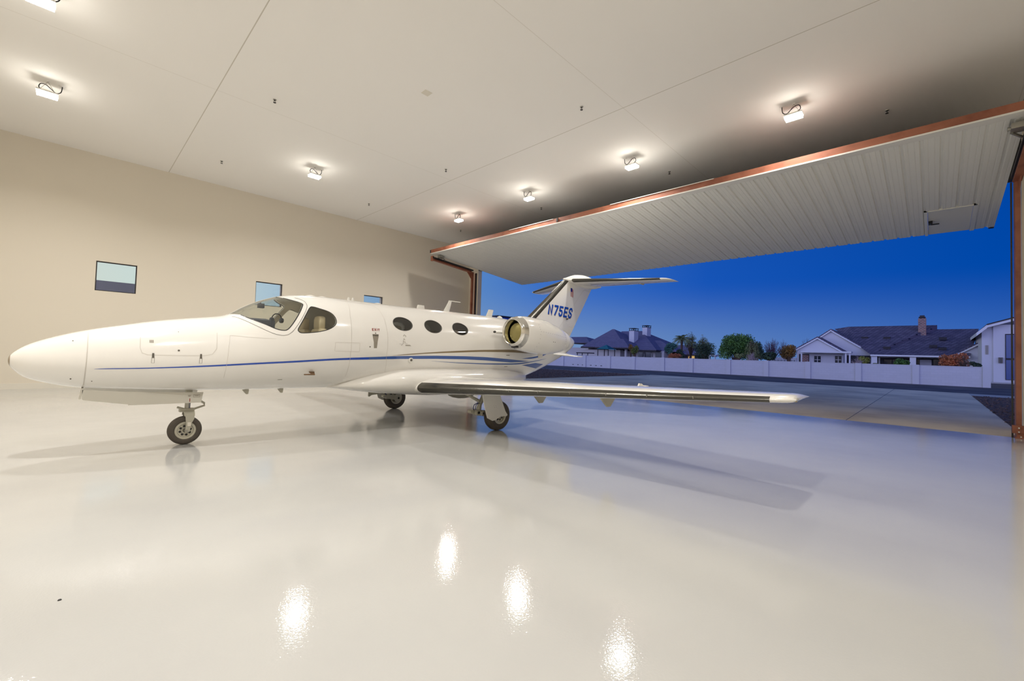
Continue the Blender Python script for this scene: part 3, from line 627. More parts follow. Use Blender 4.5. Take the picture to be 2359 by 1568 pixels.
for s in (-1,1):
    r=[]
    for b,x0,x1,z,t in ((.12,8.70,9.75,1.44,.05),(.36,8.80,9.62,1.435,.045),(.80,9.36,9.60,1.385,.012)):
        r.append([(x0+(x1-x0)*(.5-.5*math.cos(q)),YC+s*b,z+t*math.sin(q)) for q in [2*math.pi*k/20 for k in range(20)]])
    tag(MB().loft(r).build('tail_strake',m_paint,jet,True),'small horizontal tail strake')
m=MB(); skin_line(m,[(9.36,1.33),(9.38,1.36),(9.42,1.40)],.02,off=.004); m.build('tail_placard',m_greyd2,jet,fix=False)
m=MB(); skin_poly(m,[(9.22,1.385),(9.30,1.40),(9.30,1.415),(9.22,1.40)],off=.004); tag(m.build('tail_placard',m_red,jet,fix=False),'small red tail placard')
# ---- aerofoil lofts
def foil(n=22, t=.12):
    """closed loop, c=1: from TE over the top to LE and back below; (xc, zc)"""
    up=[]
    for k in range(n+1):
        x=.5+.5*math.cos(math.pi*k/n); y=5*t*(.2969*math.sqrt(max(x,0))-.126*x-.3516*x*x+.2843*x**3-.1036*x**4); up.append((x,y))
    return up+[(x,-y) for x,y in reversed(up[1:-1])]
def lerp(a,b,t): return a+(b-a)*t
def wing_geo(b):
    """leading edge x, trailing edge x, z of leading edge, z of trailing edge, thickness ratio"""
    t=(b-.8)/5.7
    return lerp(4.35,4.88,t),lerp(6.45,5.63,t),lerp(.735,1.03,t)+(.0),lerp(.775,1.035,t),lerp(.145,.115,t)
def wsec(b,s,sc=1.0,shift=0,grow=0,xmax=1.0,only=None):
    xl,xt,zl,zt,t=wing_geo(b); c=xt-xl; r=[]
    for x,z in foil(22,t):
        if z>=0: z*=1.08
        zz=z*c*sc; r.append((xl+x*c,YC+s*b,lerp(zl,zt,x)+zz+ .012*math.sin(math.pi*x)))
    return r
def boot(geo, b0, b1, s, fr, th, name, parent, mat, nb=12, vertical=False, ymap=None):
    """leading edge sleeve: follows the section back to fraction fr"""
    rings=[]
    for i in range(nb+1):
        b=lerp(b0,b1,i/nb); sec=geo(b); xs=[p[0] for p in sec]; xl,xt=min(xs),max(xs); c=xt-xl
        idx=[k for k,p in enumerate(sec) if p[0]<=xl+fr*c]
        k0,k1=min(idx),max(idx)
        ring=[]
        for k in range(k0,k1+1):
            p=Vector(sec[k]); a=Vector(sec[k-1]); q=Vector(sec[(k+1)%len(sec)]); d=(q-a)
            if vertical: nn=Vector((-d.y,d.x,0)).normalized()
            else: nn=Vector((-d.z,0,d.x)).normalized()
            ctr=Vector((xl+.3*c,p.y if not vertical else YC,p.z))
            cc=Vector(((xl+xt)/2, sum(v[1] for v in sec)/len(sec), sum(v[2] for v in sec)/len(sec)))
            if nn.dot(p-cc)<0: nn=-nn
            ring.append(tuple(p+nn*th))
        rings.append(ring)
    n=min(len(r) for r in rings); rings=[r[:n] for r in rings]
    return MB().loft(rings,False,close=False).build(name,mat,parent,True,fix=True)
for s in (-1,1):
    bs=[.5,.8,1.2,1.8,2.6,3.4,4.2,5.0,5.8,6.2,6.4]
    rings=[wsec(b,s) for b in bs]
    for b,sc in ((6.50,.97),(6.54,.82),(6.565,.5),(6.575,.06)):
        rings.append([(x+(0 if x>5.3 else (b-6.48)*.6*(1-(x-4.88)/.5)),y,z) for x,y,z in wsec(b,s,sc)])
    wg=tag(MB().loft(rings).build('wing',m_paint,jet,True,angle=50),'white wing')
    tag(boot(lambda b: wsec(b,s),.93,6.36,s,.07,.004,'deice_boot',wg,m_boot,40),'pewter leading edge sleeve')
    m=MB()
    for k in range(8):
        b=2.0+.52*k; sec=wsec(b,s); xl,xt,zl,zt,t=wing_geo(b); m.box((xl-.008,YC+s*b-.003,zl-.014),(xl+.02,YC+s*b+.003,zl+.014))
    tag(m.build('boot_joint',m_alu,wg,kind=None) if False else m.build('boot_joint',m_alu,wg),'joints along the sleeve')
    for b in (2.5,4.02):
        xl,xt,zl,zt,t=wing_geo(b); zz=zt-.02
        m=MB().loft([[(xt-.62,YC+s*b-.02,zz-.02),(xt+.02,YC+s*b-.02,zz),(xt+.02,YC+s*b+.02,zz),(xt-.62,YC+s*b+.02,zz-.02)],[(xt-.33,YC+s*b-.012,zz-.29+.04*(b>3)),(xt-.24,YC+s*b-.012,zz-.29+.04*(b>3)),(xt-.24,YC+s*b+.012,zz-.29+.04*(b>3)),(xt-.33,YC+s*b+.012,zz-.29+.04*(b>3))]])
        m.build('flap_hinge_fairing',m_gear,wg)
    # tip light and wing top fence
    xl,xt,zl,zt,t=wing_geo(6.5)
    nl=MB().loft([[(xl+.05+.20*u,YC+s*(6.54+.040*r*math.cos(a)),zl+.006+.026*r*math.sin(a)) for a in [2*math.pi*k/16 for k in range(16)]] for u,r in ((0,.1),(.06,.5),(.2,.85),(.45,1),(.7,.8),(.9,.4),(1,.08))])
    no=tag(nl.build('wing_tip_light',g_wind,wg,True),'clear wing tip light')
    MB().box((xl+.11,YC+s*6.555-.012,zl-.016),(xl+.16,YC+s*6.555+.012,zl+.016)).build('light_bulb',M('amber_bulb',(180,160,90),.3,.6),no)
    MB().poly([(5.70,YC+s*4.5-.01,.99),(5.86,YC+s*4.5-.01,.985),(5.80,YC+s*4.5-.01,1.03),(5.73,YC+s*4.5-.01,1.035)],(0,.02,0)).box((5.86,YC+s*4.42,.985),(5.92,YC+s*4.55,1.0)).build('aileron_tab_horn',m_paint2,wg)
# ---- fin, bullet and tailplane
def fin_geo(z):
    t=(z-2.394)/(3.572-2.394); xl=8.27+t*(9.75-8.27); u=(z-2.0)/(3.567-2.0); xt=10.1+u*(11.19-10.1); return xl,xt
def fsec(z,t=.095):
    xl,xt=fin_geo(z); c=xt-xl; return [(xl+x*c,YC-y*c,z) for x,y in foil(22,t)]
finm=tag(MB().loft([fsec(z) for z in (1.75,1.95,2.1,2.3,2.6,2.9,3.2,3.45,3.58)]).build('fin',m_paint,jet,True,angle=50),'tall swept fin')
boot(lambda z: fsec(z),2.22,3.54,1,.15,.005,'deice_boot',finm,m_boot,14,True)
def fhalf(x,z):
    xl,xt=fin_geo(z); c=xt-xl; u=min(max((x-xl)/c,0.001),1); t=.095; return 5*t*(.2969*math.sqrt(u)-.126*u-.3516*u*u+.2843*u**3-.1036*u**4)*c
RG=[(8.935,2.505),(8.998,2.786),(10.105,2.773),(10.03,2.471)]
def regmap(s,dx=0,dz=0,off=.003):
    tot=5*.55+.16*5*1+.12*4
    def f(u,v):
        u=u/tot
        a=(lerp(RG[0][0],RG[3][0],u),lerp(RG[0][1],RG[3][1],u)); b=(lerp(RG[1][0],RG[2][0],u),lerp(RG[1][1],RG[2][1],u))
        x=lerp(a[0],b[0],v)+dx; z=lerp(a[1],b[1],v)+dz
        if s>0: x=RG[0][0]+RG[2][0]-x
        return (x,YC+s*(fhalf(x,z)+off),z)
    return f
for s in (-1,1):
    rs=glyphs('N75ES',regmap(s,.014,-.016,.002),m_gold,'letter_shadow',finm,.18,label='bronze drop shadow of the letter #')
    glyphs('N75ES',regmap(s,0,0,.004),m_blue,'registration_letter',finm,.18,label='blue character # of the registration N75ES')
def fpatch(m,pts,s=-1,off=.003,mi=0):
    m.add([(x,YC+s*(fhalf(x,z)+off),z) for x,z in pts],[tuple(range(len(pts)))],mi)
fl=MB()
for k in range(7): fpatch(fl,[(9.96+k*.019,3.33-k*.003),(9.979+k*.019,3.33-k*.003),(9.985+k*.019,3.10-k*.003),(9.966+k*.019,3.10-k*.003)],mi=k%2)
fpatch(fl,[(9.95,3.345),(10.035,3.34),(10.04,3.235),(9.955,3.24)],off=.005,mi=2)
tag(fl.build('flag_decal',[m_flagr,m_flagw,m_flagb],finm,fix=False),'small United States flag on the fin')
m=MB()
def fline(m,p,q,w=.008):
    for k in range(8):
        a=Vector(p).lerp(Vector(q),k/8); b=Vector(p).lerp(Vector(q),(k+1)/8); d=(Vector(q)-Vector(p)).normalized(); n=Vector((-d.y,d.x))*w/2
        fpatch(m,[(a+n)[:],(b+n)[:],(b-n)[:],(a-n)[:]],off=.002)
fline(m,(9.47,2.16),(10.60,3.33)); fline(m,(10.60,3.33),(10.70,3.38),.012); fline(m,(10.70,3.38),(11.04,3.36),.012); fline(m,(9.95,2.23),(10.2,2.22),.006); fline(m,(9.7,2.06),(10.1,2.05),.006)
tag(m.build('rudder_gap',m_seam,finm,fix=False),'thin gap in front of the rudder')
MB().poly([(9.80,YC-.11,2.46),(9.84,YC-.11,2.46),(9.84,YC-.11,2.43),(9.81,YC-.11,2.42)],(0,.06,0)).build('trim_actuator',m_greyd2,finm)
bz=pchip([9.70,9.85,10.05,10.3,10.7,11.1,11.45,11.62],[3.59,3.64,3.715,3.78,3.82,3.785,3.68,3.60]); bb=pchip([9.70,9.82,10.2,10.7,11.2,11.62],[3.56,3.50,3.44,3.42,3.47,3.57]); bw=pchip([9.70,9.78,9.95,10.3,10.8,11.3,11.62],[.02,.05,.08,.12,.13,.09,.02])
MB().loft([[(x,YC+bw(x)*math.cos(a),(bz(x)+bb(x))/2+(bz(x)-bb(x))/2*math.sin(a)) for a in [2*math.pi*k/28 for k in range(28)]] for x in [9.70,9.72,9.76]+xs_range(9.82,11.5,.08)+[11.58,11.62]]).build('fin_top_bullet',m_paint,jet,True)
def stsec(b,s,sc=1):
    t=b/2.4; xl=lerp(9.80,11.03,t); xt=lerp(11.32,11.70,t); c=xt-xl; tt=.10
    return [(xl+x*c,YC+s*b,3.555-.012*t+z*c*sc) for x,z in foil(18,tt)]
for s in (-1,1):
    rings=[stsec(b,s) for b in (.02,.3,.8,1.4,2.0,2.3)]
    for b,sc,k in ((2.38,.9,.03),(2.43,.65,.10),(2.465,.3,.22),(2.475,.05,.30)):
        q=stsec(b,s,sc); xl=min(p[0] for p in q); xt=max(p[0] for p in q); rings.append([(xt-(xt-x)*(1-k),y,z) for x,y,z in q])
    tp=tag(MB().loft(rings).build('tailplane',m_paint,jet,True,angle=50),'white tailplane half')
    boot(lambda b: stsec(b,s),.16,2.27,s,.09,.004,'deice_boot',tp,m_boot,12)
    MB().box((11.25,YC+s*1.55-.02,3.50),(11.45,YC+s*1.55+.02,3.53)).build('elevator_hinge',m_gear,tp)
# ---- engines
def eng(s):
    cy=YC+s*1.33
    def ax(x): return (x, cy+s*0.0, lerp(1.865,1.715,(x-6.3)/1.85))
    def ring(x,r,n=48,sq=0):
        c=ax(x); return [(x+.0,c[1]+r*math.cos(a)*(1),c[2]+r*math.sin(a)*(1-(.04 if math.sin(a)>0 else .03))) for a in [2*math.pi*k/n for k in range(n)]]
    prof=[(6.47,.352),(6.6,.375),(6.8,.392),(7.0,.398),(7.25,.392),(7.4,.372),(7.6,.338),(7.75,.302),(7.84,.278)]
    fr=pchip(*zip(*prof))
    nc=tag(MB().loft([ring(x,fr(x)) for x in xs_range(6.47,7.84,.06)]).build('nacelle',m_paint,jet,True,angle=40),'white engine nacelle')
    lipp=[(6.475,.352),(6.42,.338),(6.37,.318),(6.335,.295),(6.322,.272),(6.328,.258),(6.35,.246),(6.40,.238),(6.55,.236)]
    tag(MB().loft([ring(x,r) for x,r in lipp],False).build('intake_lip',m_chrome,nc,True,fix=False),'polished intake lip')
    rings=[ring(x,r) for x,r in ((6.47,.237),(6.475,.22),(6.455,.15),(6.44,.06),(6.438,.005))]
    ip=tag(MB().loft(rings).build('intake_plug',m_inlet,nc,True),'olive plug filling the intake')
    MB().loft([ring(7.84,.280),ring(7.94,.25),ring(8.03,.222),ring(8.05,.20),ring(7.97,.19)],True).build('exhaust_nozzle',m_paint2,nc,True)
    # pylon
    r=[]
    for b,x0,x1,z in ((.45,6.62,8.3,1.80),(.75,6.66,8.2,1.80),(1.15,6.75,7.9,1.80)):
        r.append([(x0+(x1-x0)*(.5-.5*math.cos(q)),YC+s*b,z+.075*math.sin(q)) for q in [2*math.pi*k/20 for k in range(20)]])
    MB().loft(r).build('pylon',m_paint,nc,True)
    sc=MB().loft([[(x,YC+s*.84+.06*r_*math.cos(a),1.86+.035*r_*math.sin(a)) for a in [2*math.pi*k/16 for k in range(16)]] for x,r_ in ((6.30,.9),(6.36,1),(6.6,1),(6.9,.6))]); sc.build('pylon_scoop',m_paint2,nc,True)
    MB().loft([[(6.298,YC+s*.84+.045*math.cos(a),1.86+.024*math.sin(a)) for a in [2*math.pi*k/12 for k in range(12)]],[(6.31,YC+s*.84+.045*math.cos(a),1.86+.024*math.sin(a)) for a in [2*math.pi*k/12 for k in range(12)]]]).build('scoop_mouth',m_dark,nc)
    # rivets and hatch marks
    m=MB()
    def rv(x,a,r=.006):
        q=fr(x)+.001; c=ax(x); ky=math.cos(a)*(-1 if s<0 else 1); p=Vector((x,c[1]+q*ky,c[2]+q*math.sin(a)*(1-(.04 if math.sin(a)>0 else .03)))); n=Vector((0,ky,math.sin(a))); u=Vector((1,0,0)); v=n.cross(u)
        m.add([tuple(p+(u*math.cos(b)+v*math.sin(b))*r) for b in [2*math.pi*k/8 for k in range(8)]],[tuple(range(8))])
    for k in range(14): rv(6.80+k*.075,.16)
    for a in (.55,.4,.28,-.02,-.25,-.5,-.75,-.95): rv(6.78,a)
    for a in (.5,.35,.2,.05,-.1,-.3,-.55,-.8): rv(7.76,a)
    for k in range(2):
        rv(7.22+k*.06,-.28,.011)
    tag(m.build('rivet',m_greyd2,nc,fix=False),'dark rivet heads')
    m=MB(); c=ax(6.38); m.loft([[(x,c[1]+s*.02+(.13*w_)*math.cos(a)*.8,c[2]-.316+.02*w_*math.sin(a)) for a in [2*math.pi*k/12 for k in range(12)]] for x,w_ in ((6.36,.7),(6.40,1),(6.46,.5))]); m.build('lip_sensor',m_dark,nc,True)
    MB().poly([(7.18,cy-.02,1.42),(7.30,cy-.02,1.41),(7.28,cy-.02,1.33),(7.19,cy-.02,1.33)],(0,.04,0)).build('drain_mast',m_paint2,nc)
for s in (-1,1): eng(s)
# ---- wheels
def wheel(c, r, w, rr, parent, s=-1, holes=8):
    prof=[(-w*.30,rr*.98),(-w*.42,rr*1.03),(-w*.5,r*.72),(-w*.49,r*.84),(-w*.40,r*.94),(-w*.22,r*.985)]
    for g in (-.16,0,.16): prof+=[(w*(g-.03),r*.995),(w*(g-.025),r*.972),(w*(g+.025),r*.972),(w*(g+.03),r*.995)]
    prof+=[(w*.22,r*.985),(w*.40,r*.94),(w*.49,r*.84),(w*.5,r*.72),(w*.42,rr*1.03),(w*.30,rr*.98)]
    ty=MB().disc_lathe(prof,c,'y',56)
    ty.v=[(x,y,max(z,.0015)) for x,y,z in ty.v]
    to=tag(ty.build('tire',m_tyre,parent,True,angle=25),'black tyre')
    hp=[(-w*.44,rr*.80),(-w*.47,rr*.99),(-w*.43,rr*1.04),(-w*.36,rr*1.0),(w*.36,rr*1.0),(w*.43,rr*1.04),(w*.47,rr*.99),(w*.44,rr*.80)]
    hp=[(-w*.30,rr*.25),(-w*.32,rr*.74)]+hp+[(w*.32,rr*.74),(w*.30,rr*.25)]
    ho=tag(MB().disc_lathe(hp,c,'y',40).build('hub',m_hub,to if False else parent,True,angle=25),'pale wheel hub')
    m=MB()
    for sd in (-1,1):
        for k in range(holes):
            a=2*math.pi*(k+.3)/holes; cc=(c[0]+rr*.52*math.cos(a),c[1]+sd*w*.325,c[2]+rr*.52*math.sin(a)); m.disc_lathe([(-.002,rr*.13),(.002,rr*.13)],cc,'y',12)
    m.build('lightening_hole',m_dark,ho)
    m=MB()
    for k in range(holes):
        a=2*math.pi*(k+.8)/holes; cc=(c[0]+rr*.42*math.cos(a),c[1]-w*.34,c[2]+rr*.42*math.sin(a)); m.disc_lathe([(-.008,rr*.06),(.004,rr*.07)],cc,'y',8)
    m.disc_lathe([(-w*.45,rr*.14),(-w*.3,rr*.24),(w*.3,rr*.24),(w*.45,rr*.14)],c,'y',20); m.build('hub_bolt',m_alu,ho,True)
ng=tag(MB().tube([(1.205,YC,.80),(1.195,YC,.60)],.042,16).tube([(1.195,YC,.60),(1.19,YC,.46)],.030,16).build('nose_gear',m_gear,jet,True),'nose landing gear leg')
MB().tube([(1.197,YC,.64),(1.191,YC,.475)],.034,16).build('oleo_strut',m_alu,ng,True)
MB().box((1.10,YC-.045,.455),(1.27,YC+.045,.50)).tube([(1.07,YC-.05,.525),(1.15,YC-.03,.495)],.014).build('steering_collar',m_gear,ng)
MB().tube([(1.25,YC-.02,.48),(1.39,YC-.02,.53),(1.385,YC-.02,.56),(1.32,YC-.02,.61),(1.24,YC-.02,.67)],.014,8).build('torque_link',m_gear,ng,True)
fk=MB()
for sd in (-1,1):
    o_=YC+sd*.088
    fk.poly([(1.155,o_,.44),(1.265,o_,.44),(1.262,o_,.36),(1.235,o_,.30),(1.215,o_,.18),(1.165,o_,.18),(1.172,o_,.30),(1.165,o_,.36)],(0,sd*.018,0))
fk.loft([[(x,YC+.106*math.cos(a),.40+.07*math.sin(a)) for a in [math.pi*k/12 for k in range(13)]]+[(x,YC+.088*math.cos(a),.40+.052*math.sin(a)) for a in [math.pi*k/12 for k in range(12,-1,-1)]] for x in (1.15,1.268)])
fk.build('wheel_fork',m_gear,ng,False)
MB().box((1.185,YC-.112,.262),(1.226,YC-.106,.315)).build('fork_placard',m_base,ng)
wheel((1.175,YC,.197),.197,.135,.118,ng)
MB().tube([(1.185,YC-.12,.197),(1.185,YC+.12,.197)],.016,10).build('axle',m_alu,ng)
d=MB().poly([(.126,YC-.20,.812),(.5,YC-.20,.775),(1.02,YC-.20,.745),(1.10,YC-.20,.74),(1.335,YC-.20,.735),(1.313,YC-.20,.592),(.55,YC-.20,.60),(.545,YC-.20,.612),(.145,YC-.20,.685),(.126,YC-.20,.70)],(0,.02,0)).poly([(.118,YC-.20,.83),(.136,YC-.20,.83),(.118,YC-.20,.70),(.10,YC-.20,.70)],(0,.18,0))
m_gdoor = M('gear_door_paint', (208,204,192), .35)
dn=tag(d.build('nose_gear_door',m_gdoor,jet),'long white nose gear door hanging open')
MB().poly([(.126,YC+.20,.812),(.5,YC+.20,.775),(1.335,YC+.20,.735),(1.313,YC+.20,.592),(.55,YC+.20,.60),(.145,YC+.20,.685)],(0,.02,0)).build('nose_gear_door',m_paint2,jet)
m=MB().box((1.18,YC-.203,.61),(1.188,YC-.20,.655)); tag(m.build('door_mark',m_red,dn),'red stripe')
m=MB()
for a,b_,c_,d_ in ((1.222,.703,1.296,.706),(1.222,.668,1.296,.671),(1.222,.668,1.225,.706),(1.293,.668,1.296,.706),(1.235,.692,1.283,.695),(1.24,.684,1.278,.688),(1.16,.695,1.195,.70),(1.165,.682,1.19,.69)): m.box((a,YC-.203,b_),(c_,YC-.20,d_))
m.build('door_placard',m_greyd,dn)
for s in (-1,1):
    wy=YC+s*1.79; iy=YC+s*1.60
    mg=tag(MB().tube([(5.50,iy,.86),(5.36,iy,.62),(5.27,iy,.47)],[.045,.045,.04],12).tube([(5.27,iy,.47),(5.235,iy,.33)],[.038,.05],12).build('main_gear',m_gear,jet,True),'main landing gear leg')
    MB().tube([(4.98,iy-s*.05,.66),(5.10,iy-s*.02,.60),(5.24,iy,.53)],[.022,.026,.03],10).build('side_brace',m_gear,mg,True)
    tl=MB().tube([(5.20,iy-s*.08,.325),(5.20,iy+s*.06,.325)],.052,16).tube([(5.285,iy-s*.04,.31),(5.285,iy+s*.10,.31)],.050,16).poly([(5.20,iy,.375),(5.56,iy,.33),(5.60,iy,.24),(5.50,iy,.22),(5.20,iy,.275)],(0,s*.045,0)).tube([(5.10,iy-s*.1,.34),(5.10,iy,.34)],.035,10)
    tl.build('trailing_link',m_gear,mg,True)
    MB().tube([(5.285,iy+s*.10,.31),(5.285,iy+s*.104,.31)],.022,12).tube([(5.20,iy+s*.06,.325),(5.20,iy+s*.064,.325)],.026,12).build('pivot_bore',m_dark,mg)
    MB().tube([(5.26,iy-s*.03,.50),(5.17,iy-s*.04,.46),(5.15,iy-s*.04,.40),(5.18,iy-s*.04,.345)],.008,6).tube([(5.27,iy-s*.01,.50),(5.19,iy-s*.01,.46),(5.175,iy-s*.01,.40),(5.19,iy-s*.01,.35)],.008,6).build('brake_hose',m_blue3,mg,True)
    wheel((5.53,wy,.27),.27,.19,.145,mg)
    MB().tube([(5.53,iy,.27),(5.53,wy+s*.11,.27)],.025,12).build('axle',m_alu,mg)
    MB().disc_lathe([(-.03,.10),(.03,.10)],(5.53,wy-s*.115,.27),'y',24).build('brake_disc',m_alu,mg)
    oy=wy+s*.125
    ld=MB().loft([[(x,y_,z) for x,z in ((5.03,.70),(5.42,.72),(5.50,.56),(5.60,.36),(5.66,.285),(5.635,.262),(5.50,.272),(5.42,.245),(5.36,.215),(5.29,.207),(5.17,.262),(5.10,.45))] for y_ in (oy+s*.10*0,oy+s*.02)])
    tag(ld.build('gear_leg_door',m_paint2,mg),'pale leg door covering the strut')
    m=MB()
    for a,b_ in ((5.30,.47),(5.35,.47),(5.32,.44),(5.37,.44)): m.box((a,oy+s*.020,b_),(a+.006,oy+s*.022,b_+.006))
    m.build('door_screw',m_greyd,mg)
    if s>0: MB().poly([(4.84,9.30,.60),(5.22,9.30,.60),(5.20,9.32,.42),(5.05,9.33,.36),(4.93,9.33,.35),(4.88,9.33,.315),(4.85,9.33,.33)],(0,.015,0)).build('outer_gear_door',m_gear,jet)
# ---- cockpit and cabin interior
MB().loft([[(x,YC-w_,z0),(x,YC+w_,z0),(x,YC+w_*.9,z1),(x,YC+w_*.4,z1+.035),(x,YC-w_*.4,z1+.035),(x,YC-w_*.9,z1)] for x,w_,z0,z1 in ((1.72,.30,1.5,1.78),(1.82,.40,1.5,1.79),(1.95,.46,1.5,1.79),(2.08,.50,1.5,1.79))]).build('glareshield',m_dk,jet)
ip=MB().box((2.08,YC-.5,1.35),(2.12,YC+.5,1.79)).build('instrument_panel',m_dk,jet)
for k in range(3): MB().box((2.121,YC-.42+k*.30,1.50),(2.125,YC-.18+k*.30,1.70)).build('display_screen',m_blk,ip)
MB().box((2.02,YC-.03,2.00),(2.10,YC+.05,2.07)).tube([(2.05,YC,2.07),(2.05,YC,2.10)],.01,6).build('standby_compass',m_dk,jet)
MB().box((2.3,YC-.48,.98),(6.4,YC+.48,1.01)).build('cabin_floor',m_liner,jet)
seat_n=0
def seat(x, y, face=-1, h=1.78):
    def rb(x0,x1,y0,y1,z0,z1,rd=.05):
        ri=[]
        for i,(zz,k) in enumerate(((z0,.75),(z0+.03,1),(z1-.05,1),(z1-.015,.9),(z1,.6))):
            cx,cy=(x0+x1)/2,(y0+y1)/2; a,b=(x1-x0)/2*k,(y1-y0)/2*k
            ri.append([(cx+a*math.copysign(abs(math.cos(q))**.4,math.cos(q)),cy+b*math.copysign(abs(math.sin(q))**.4,math.sin(q)),zz) for q in [2*math.pi*j/24 for j in range(24)]])
        return ri
    st=MB().loft(rb(x-.25,x+.25,y-.23,y+.23,1.0,1.30)).build('seat',m_seat,jet,True,angle=60)
    bx=x-face*.22
    MB().loft(rb(bx-.07,bx+.07,y-.22,y+.22,1.25,h)).build('backrest',m_seat,st,True,angle=60)
    MB().loft(rb(bx-.06,bx+.05,y-.13,y+.13,h-.02,h+.2)).build('headrest',m_seat,st,True,angle=60)
for sy in (-.34,.34): seat(2.62,YC+sy,-1,1.72)
for sy in (-.36,.36): seat(4.45,YC+sy,1,1.66); seat(5.35,YC+sy,-1,1.66)
for sy in (-.3,.3): MB().tube([(2.30,YC+sy,1.40),(2.24,YC+sy,1.52)],.018,8).tube(catmull([(2.24,YC+sy-.13,1.63),(2.24,YC+sy-.11,1.54),(2.24,YC+sy,1.52),(2.24,YC+sy+.11,1.54),(2.24,YC+sy+.13,1.63)],4,False),.014,8).build('control_yoke',m_blk,jet,True)
hs=thing('headset', (2.42,7.95,1.86), 'dark pilot headset with cable lying at the far side of the cockpit', 'headset')
MB().tube([(2.42+.075*math.cos(a),7.95,1.87+.09*math.sin(a)) for a in [math.pi*k/12 for k in range(13)]],.009,8).build('headband',m_blk,hs,True)
for sx in (-1,1): MB().disc_lathe([(-.03,.03),(-.02,.042),(.02,.042),(.03,.03)],(2.42+sx*.075,7.95,1.85),'x',16).build('ear_cup',m_dk,hs,True)
MB().tube(catmull([(2.34,7.93,1.83),(2.30,7.90,1.78),(2.31,7.88,1.74),(2.36,7.86,1.71)],4,False),.006,6).build('microphone_boom',m_blk,hs,True)


# ------------------------------------------------------------------ ground outside
EXT = dict(kind='structure')
tag(MB().box((13.65,-1.35,-.2),(34.6,17.0,-.004)).build('apron_slab', m_conc), None, None, None, 'structure')
tag(MB().add([(x,y,-.003) for x,y in ((13.7,1.575),(34.6,1.70),(34.6,1.72),(13.7,1.595))],[(0,1,2,3)]).add([(x,y,-.003) for x,y in ((24.0,-1.35),(24.03,-1.35),(24.03,17),(24.0,17))],[(0,1,2,3)]).build('trim_4', m_greyd2), None, None, None, 'structure')
tag(MB().box((-80,-160,-.6),(300,260,-.05)).build('ground', M('dry_ground',(104,92,84),.95,var=(.4,(78,70,66),.4,.6))), None, None, None, 'structure')
tag(MB().box((34.6,-40,-.3),(46.9,90,-.01)).build('trim_5', m_asph), None, None, None, 'structure')
tag(MB().box((31.9,-40,-.25),(34.6,-1.35,-.008)).box((34.0,17.0,-.25),(34.6,90,-.008)).build('trim_6', m_kerb), None, None, None, 'structure')
def gravel(name, x0, x1, y0, y1, n, seed, label, cut=None):
    rnd = random.Random(seed); m = MB(); m.box((x0,y0,-.3),(x1,y1,.0))
    for k in range(n):
        x, y = x0+(x1-x0)*rnd.random()**1.3, rnd.uniform(y0,y1); r = rnd.uniform(.02,.055)
        vs = [(x+r*math.cos(a)*rnd.uniform(.7,1.2), y+r*math.sin(a)*rnd.uniform(.7,1.2), .0) for a in (0,1.26,2.5,3.77,5.0)]+[(x,y,r*rnd.uniform(.5,.9))]
        m.add(vs, [(0,1,5),(1,2,5),(2,3,5),(3,4,5),(4,0,5)])
    o = m.build(name, m_gravel, fix=False); tag(o, label, 'gravel', None, 'stuff')
gravel('gravel_bed', 15.6, 34.0, 17.0, 32, 9000, 3, 'brown crushed rock bed beyond the tail, left of the apron')
gravel('gravel_bed', 15.6, 31.9, -16, -1.35, 6500, 4, 'brown crushed rock bed beside the right door post')

# ------------------------------------------------------------------ block wall along the road
FX = 47.0
fence = thing('garden_wall', (FX,20,0), 'long pale block garden wall with square piers running behind the road', 'garden wall')
MB().box((FX,-2.95,-.05),(FX+.2,62,1.47)).build('wall_panel', m_block, fence)
MB().box((FX-.02,-2.95,1.47),(FX+.22,62,1.50)).build('coping', m_stucco2, fence)
for y in (-2.75,1.05,4.62,8.22,11.58,15.0,18.78,21.98,25.6,28.95,32.6,36.2,39.8,43.5,47.2,51,55):
    MB().box((FX-.10,y-.20,-.05),(FX+.3,y+.20,1.53)).build('pier', m_stucco2, fence)
for px in (1320,1331.5,1342,1361,1373,1385):
    P = onX(px,845,FX); MB().box((FX-.03,P.y-.10,.22),(FX+.01,P.y-.03,.31)).box((FX-.03,P.y+.03,.22),(FX+.01,P.y+.10,.31)).build('drain_block', m_dark, fence)

# ------------------------------------------------------------------ houses
def roof_faces(m, pts, fs): m.add(pts, fs)
def hip(x0,x1,y0,y1,ze,zp,ry0,ry1,rx=None,ov=.0):
    rx = (x0+x1)/2 if rx is None else rx
    v = [(x0,y0,ze),(x1,y0,ze),(x1,y1,ze),(x0,y1,ze),(rx,ry0,zp),(rx,ry1,zp)]
    v2 = [(x,y,z-.22) for x,y,z in v[:4]]
    return MB().add(v+v2, [(0,3,5,4),(0,4,1),(1,4,5,2),(2,5,3),(0,1,7,6),(1,2,8,7),(2,3,9,8),(3,0,6,9),(6,7,8,9)])
def fascia(x0,x1,y0,y1,ze,t=.25,d=.04):
    m = MB(); z0 = ze-t-.0
    m.box((x0-d,y0-d,z0),(x0,y1+d,ze)); m.box((x0-d,y0-d,z0),(x1,y0,ze)); return m
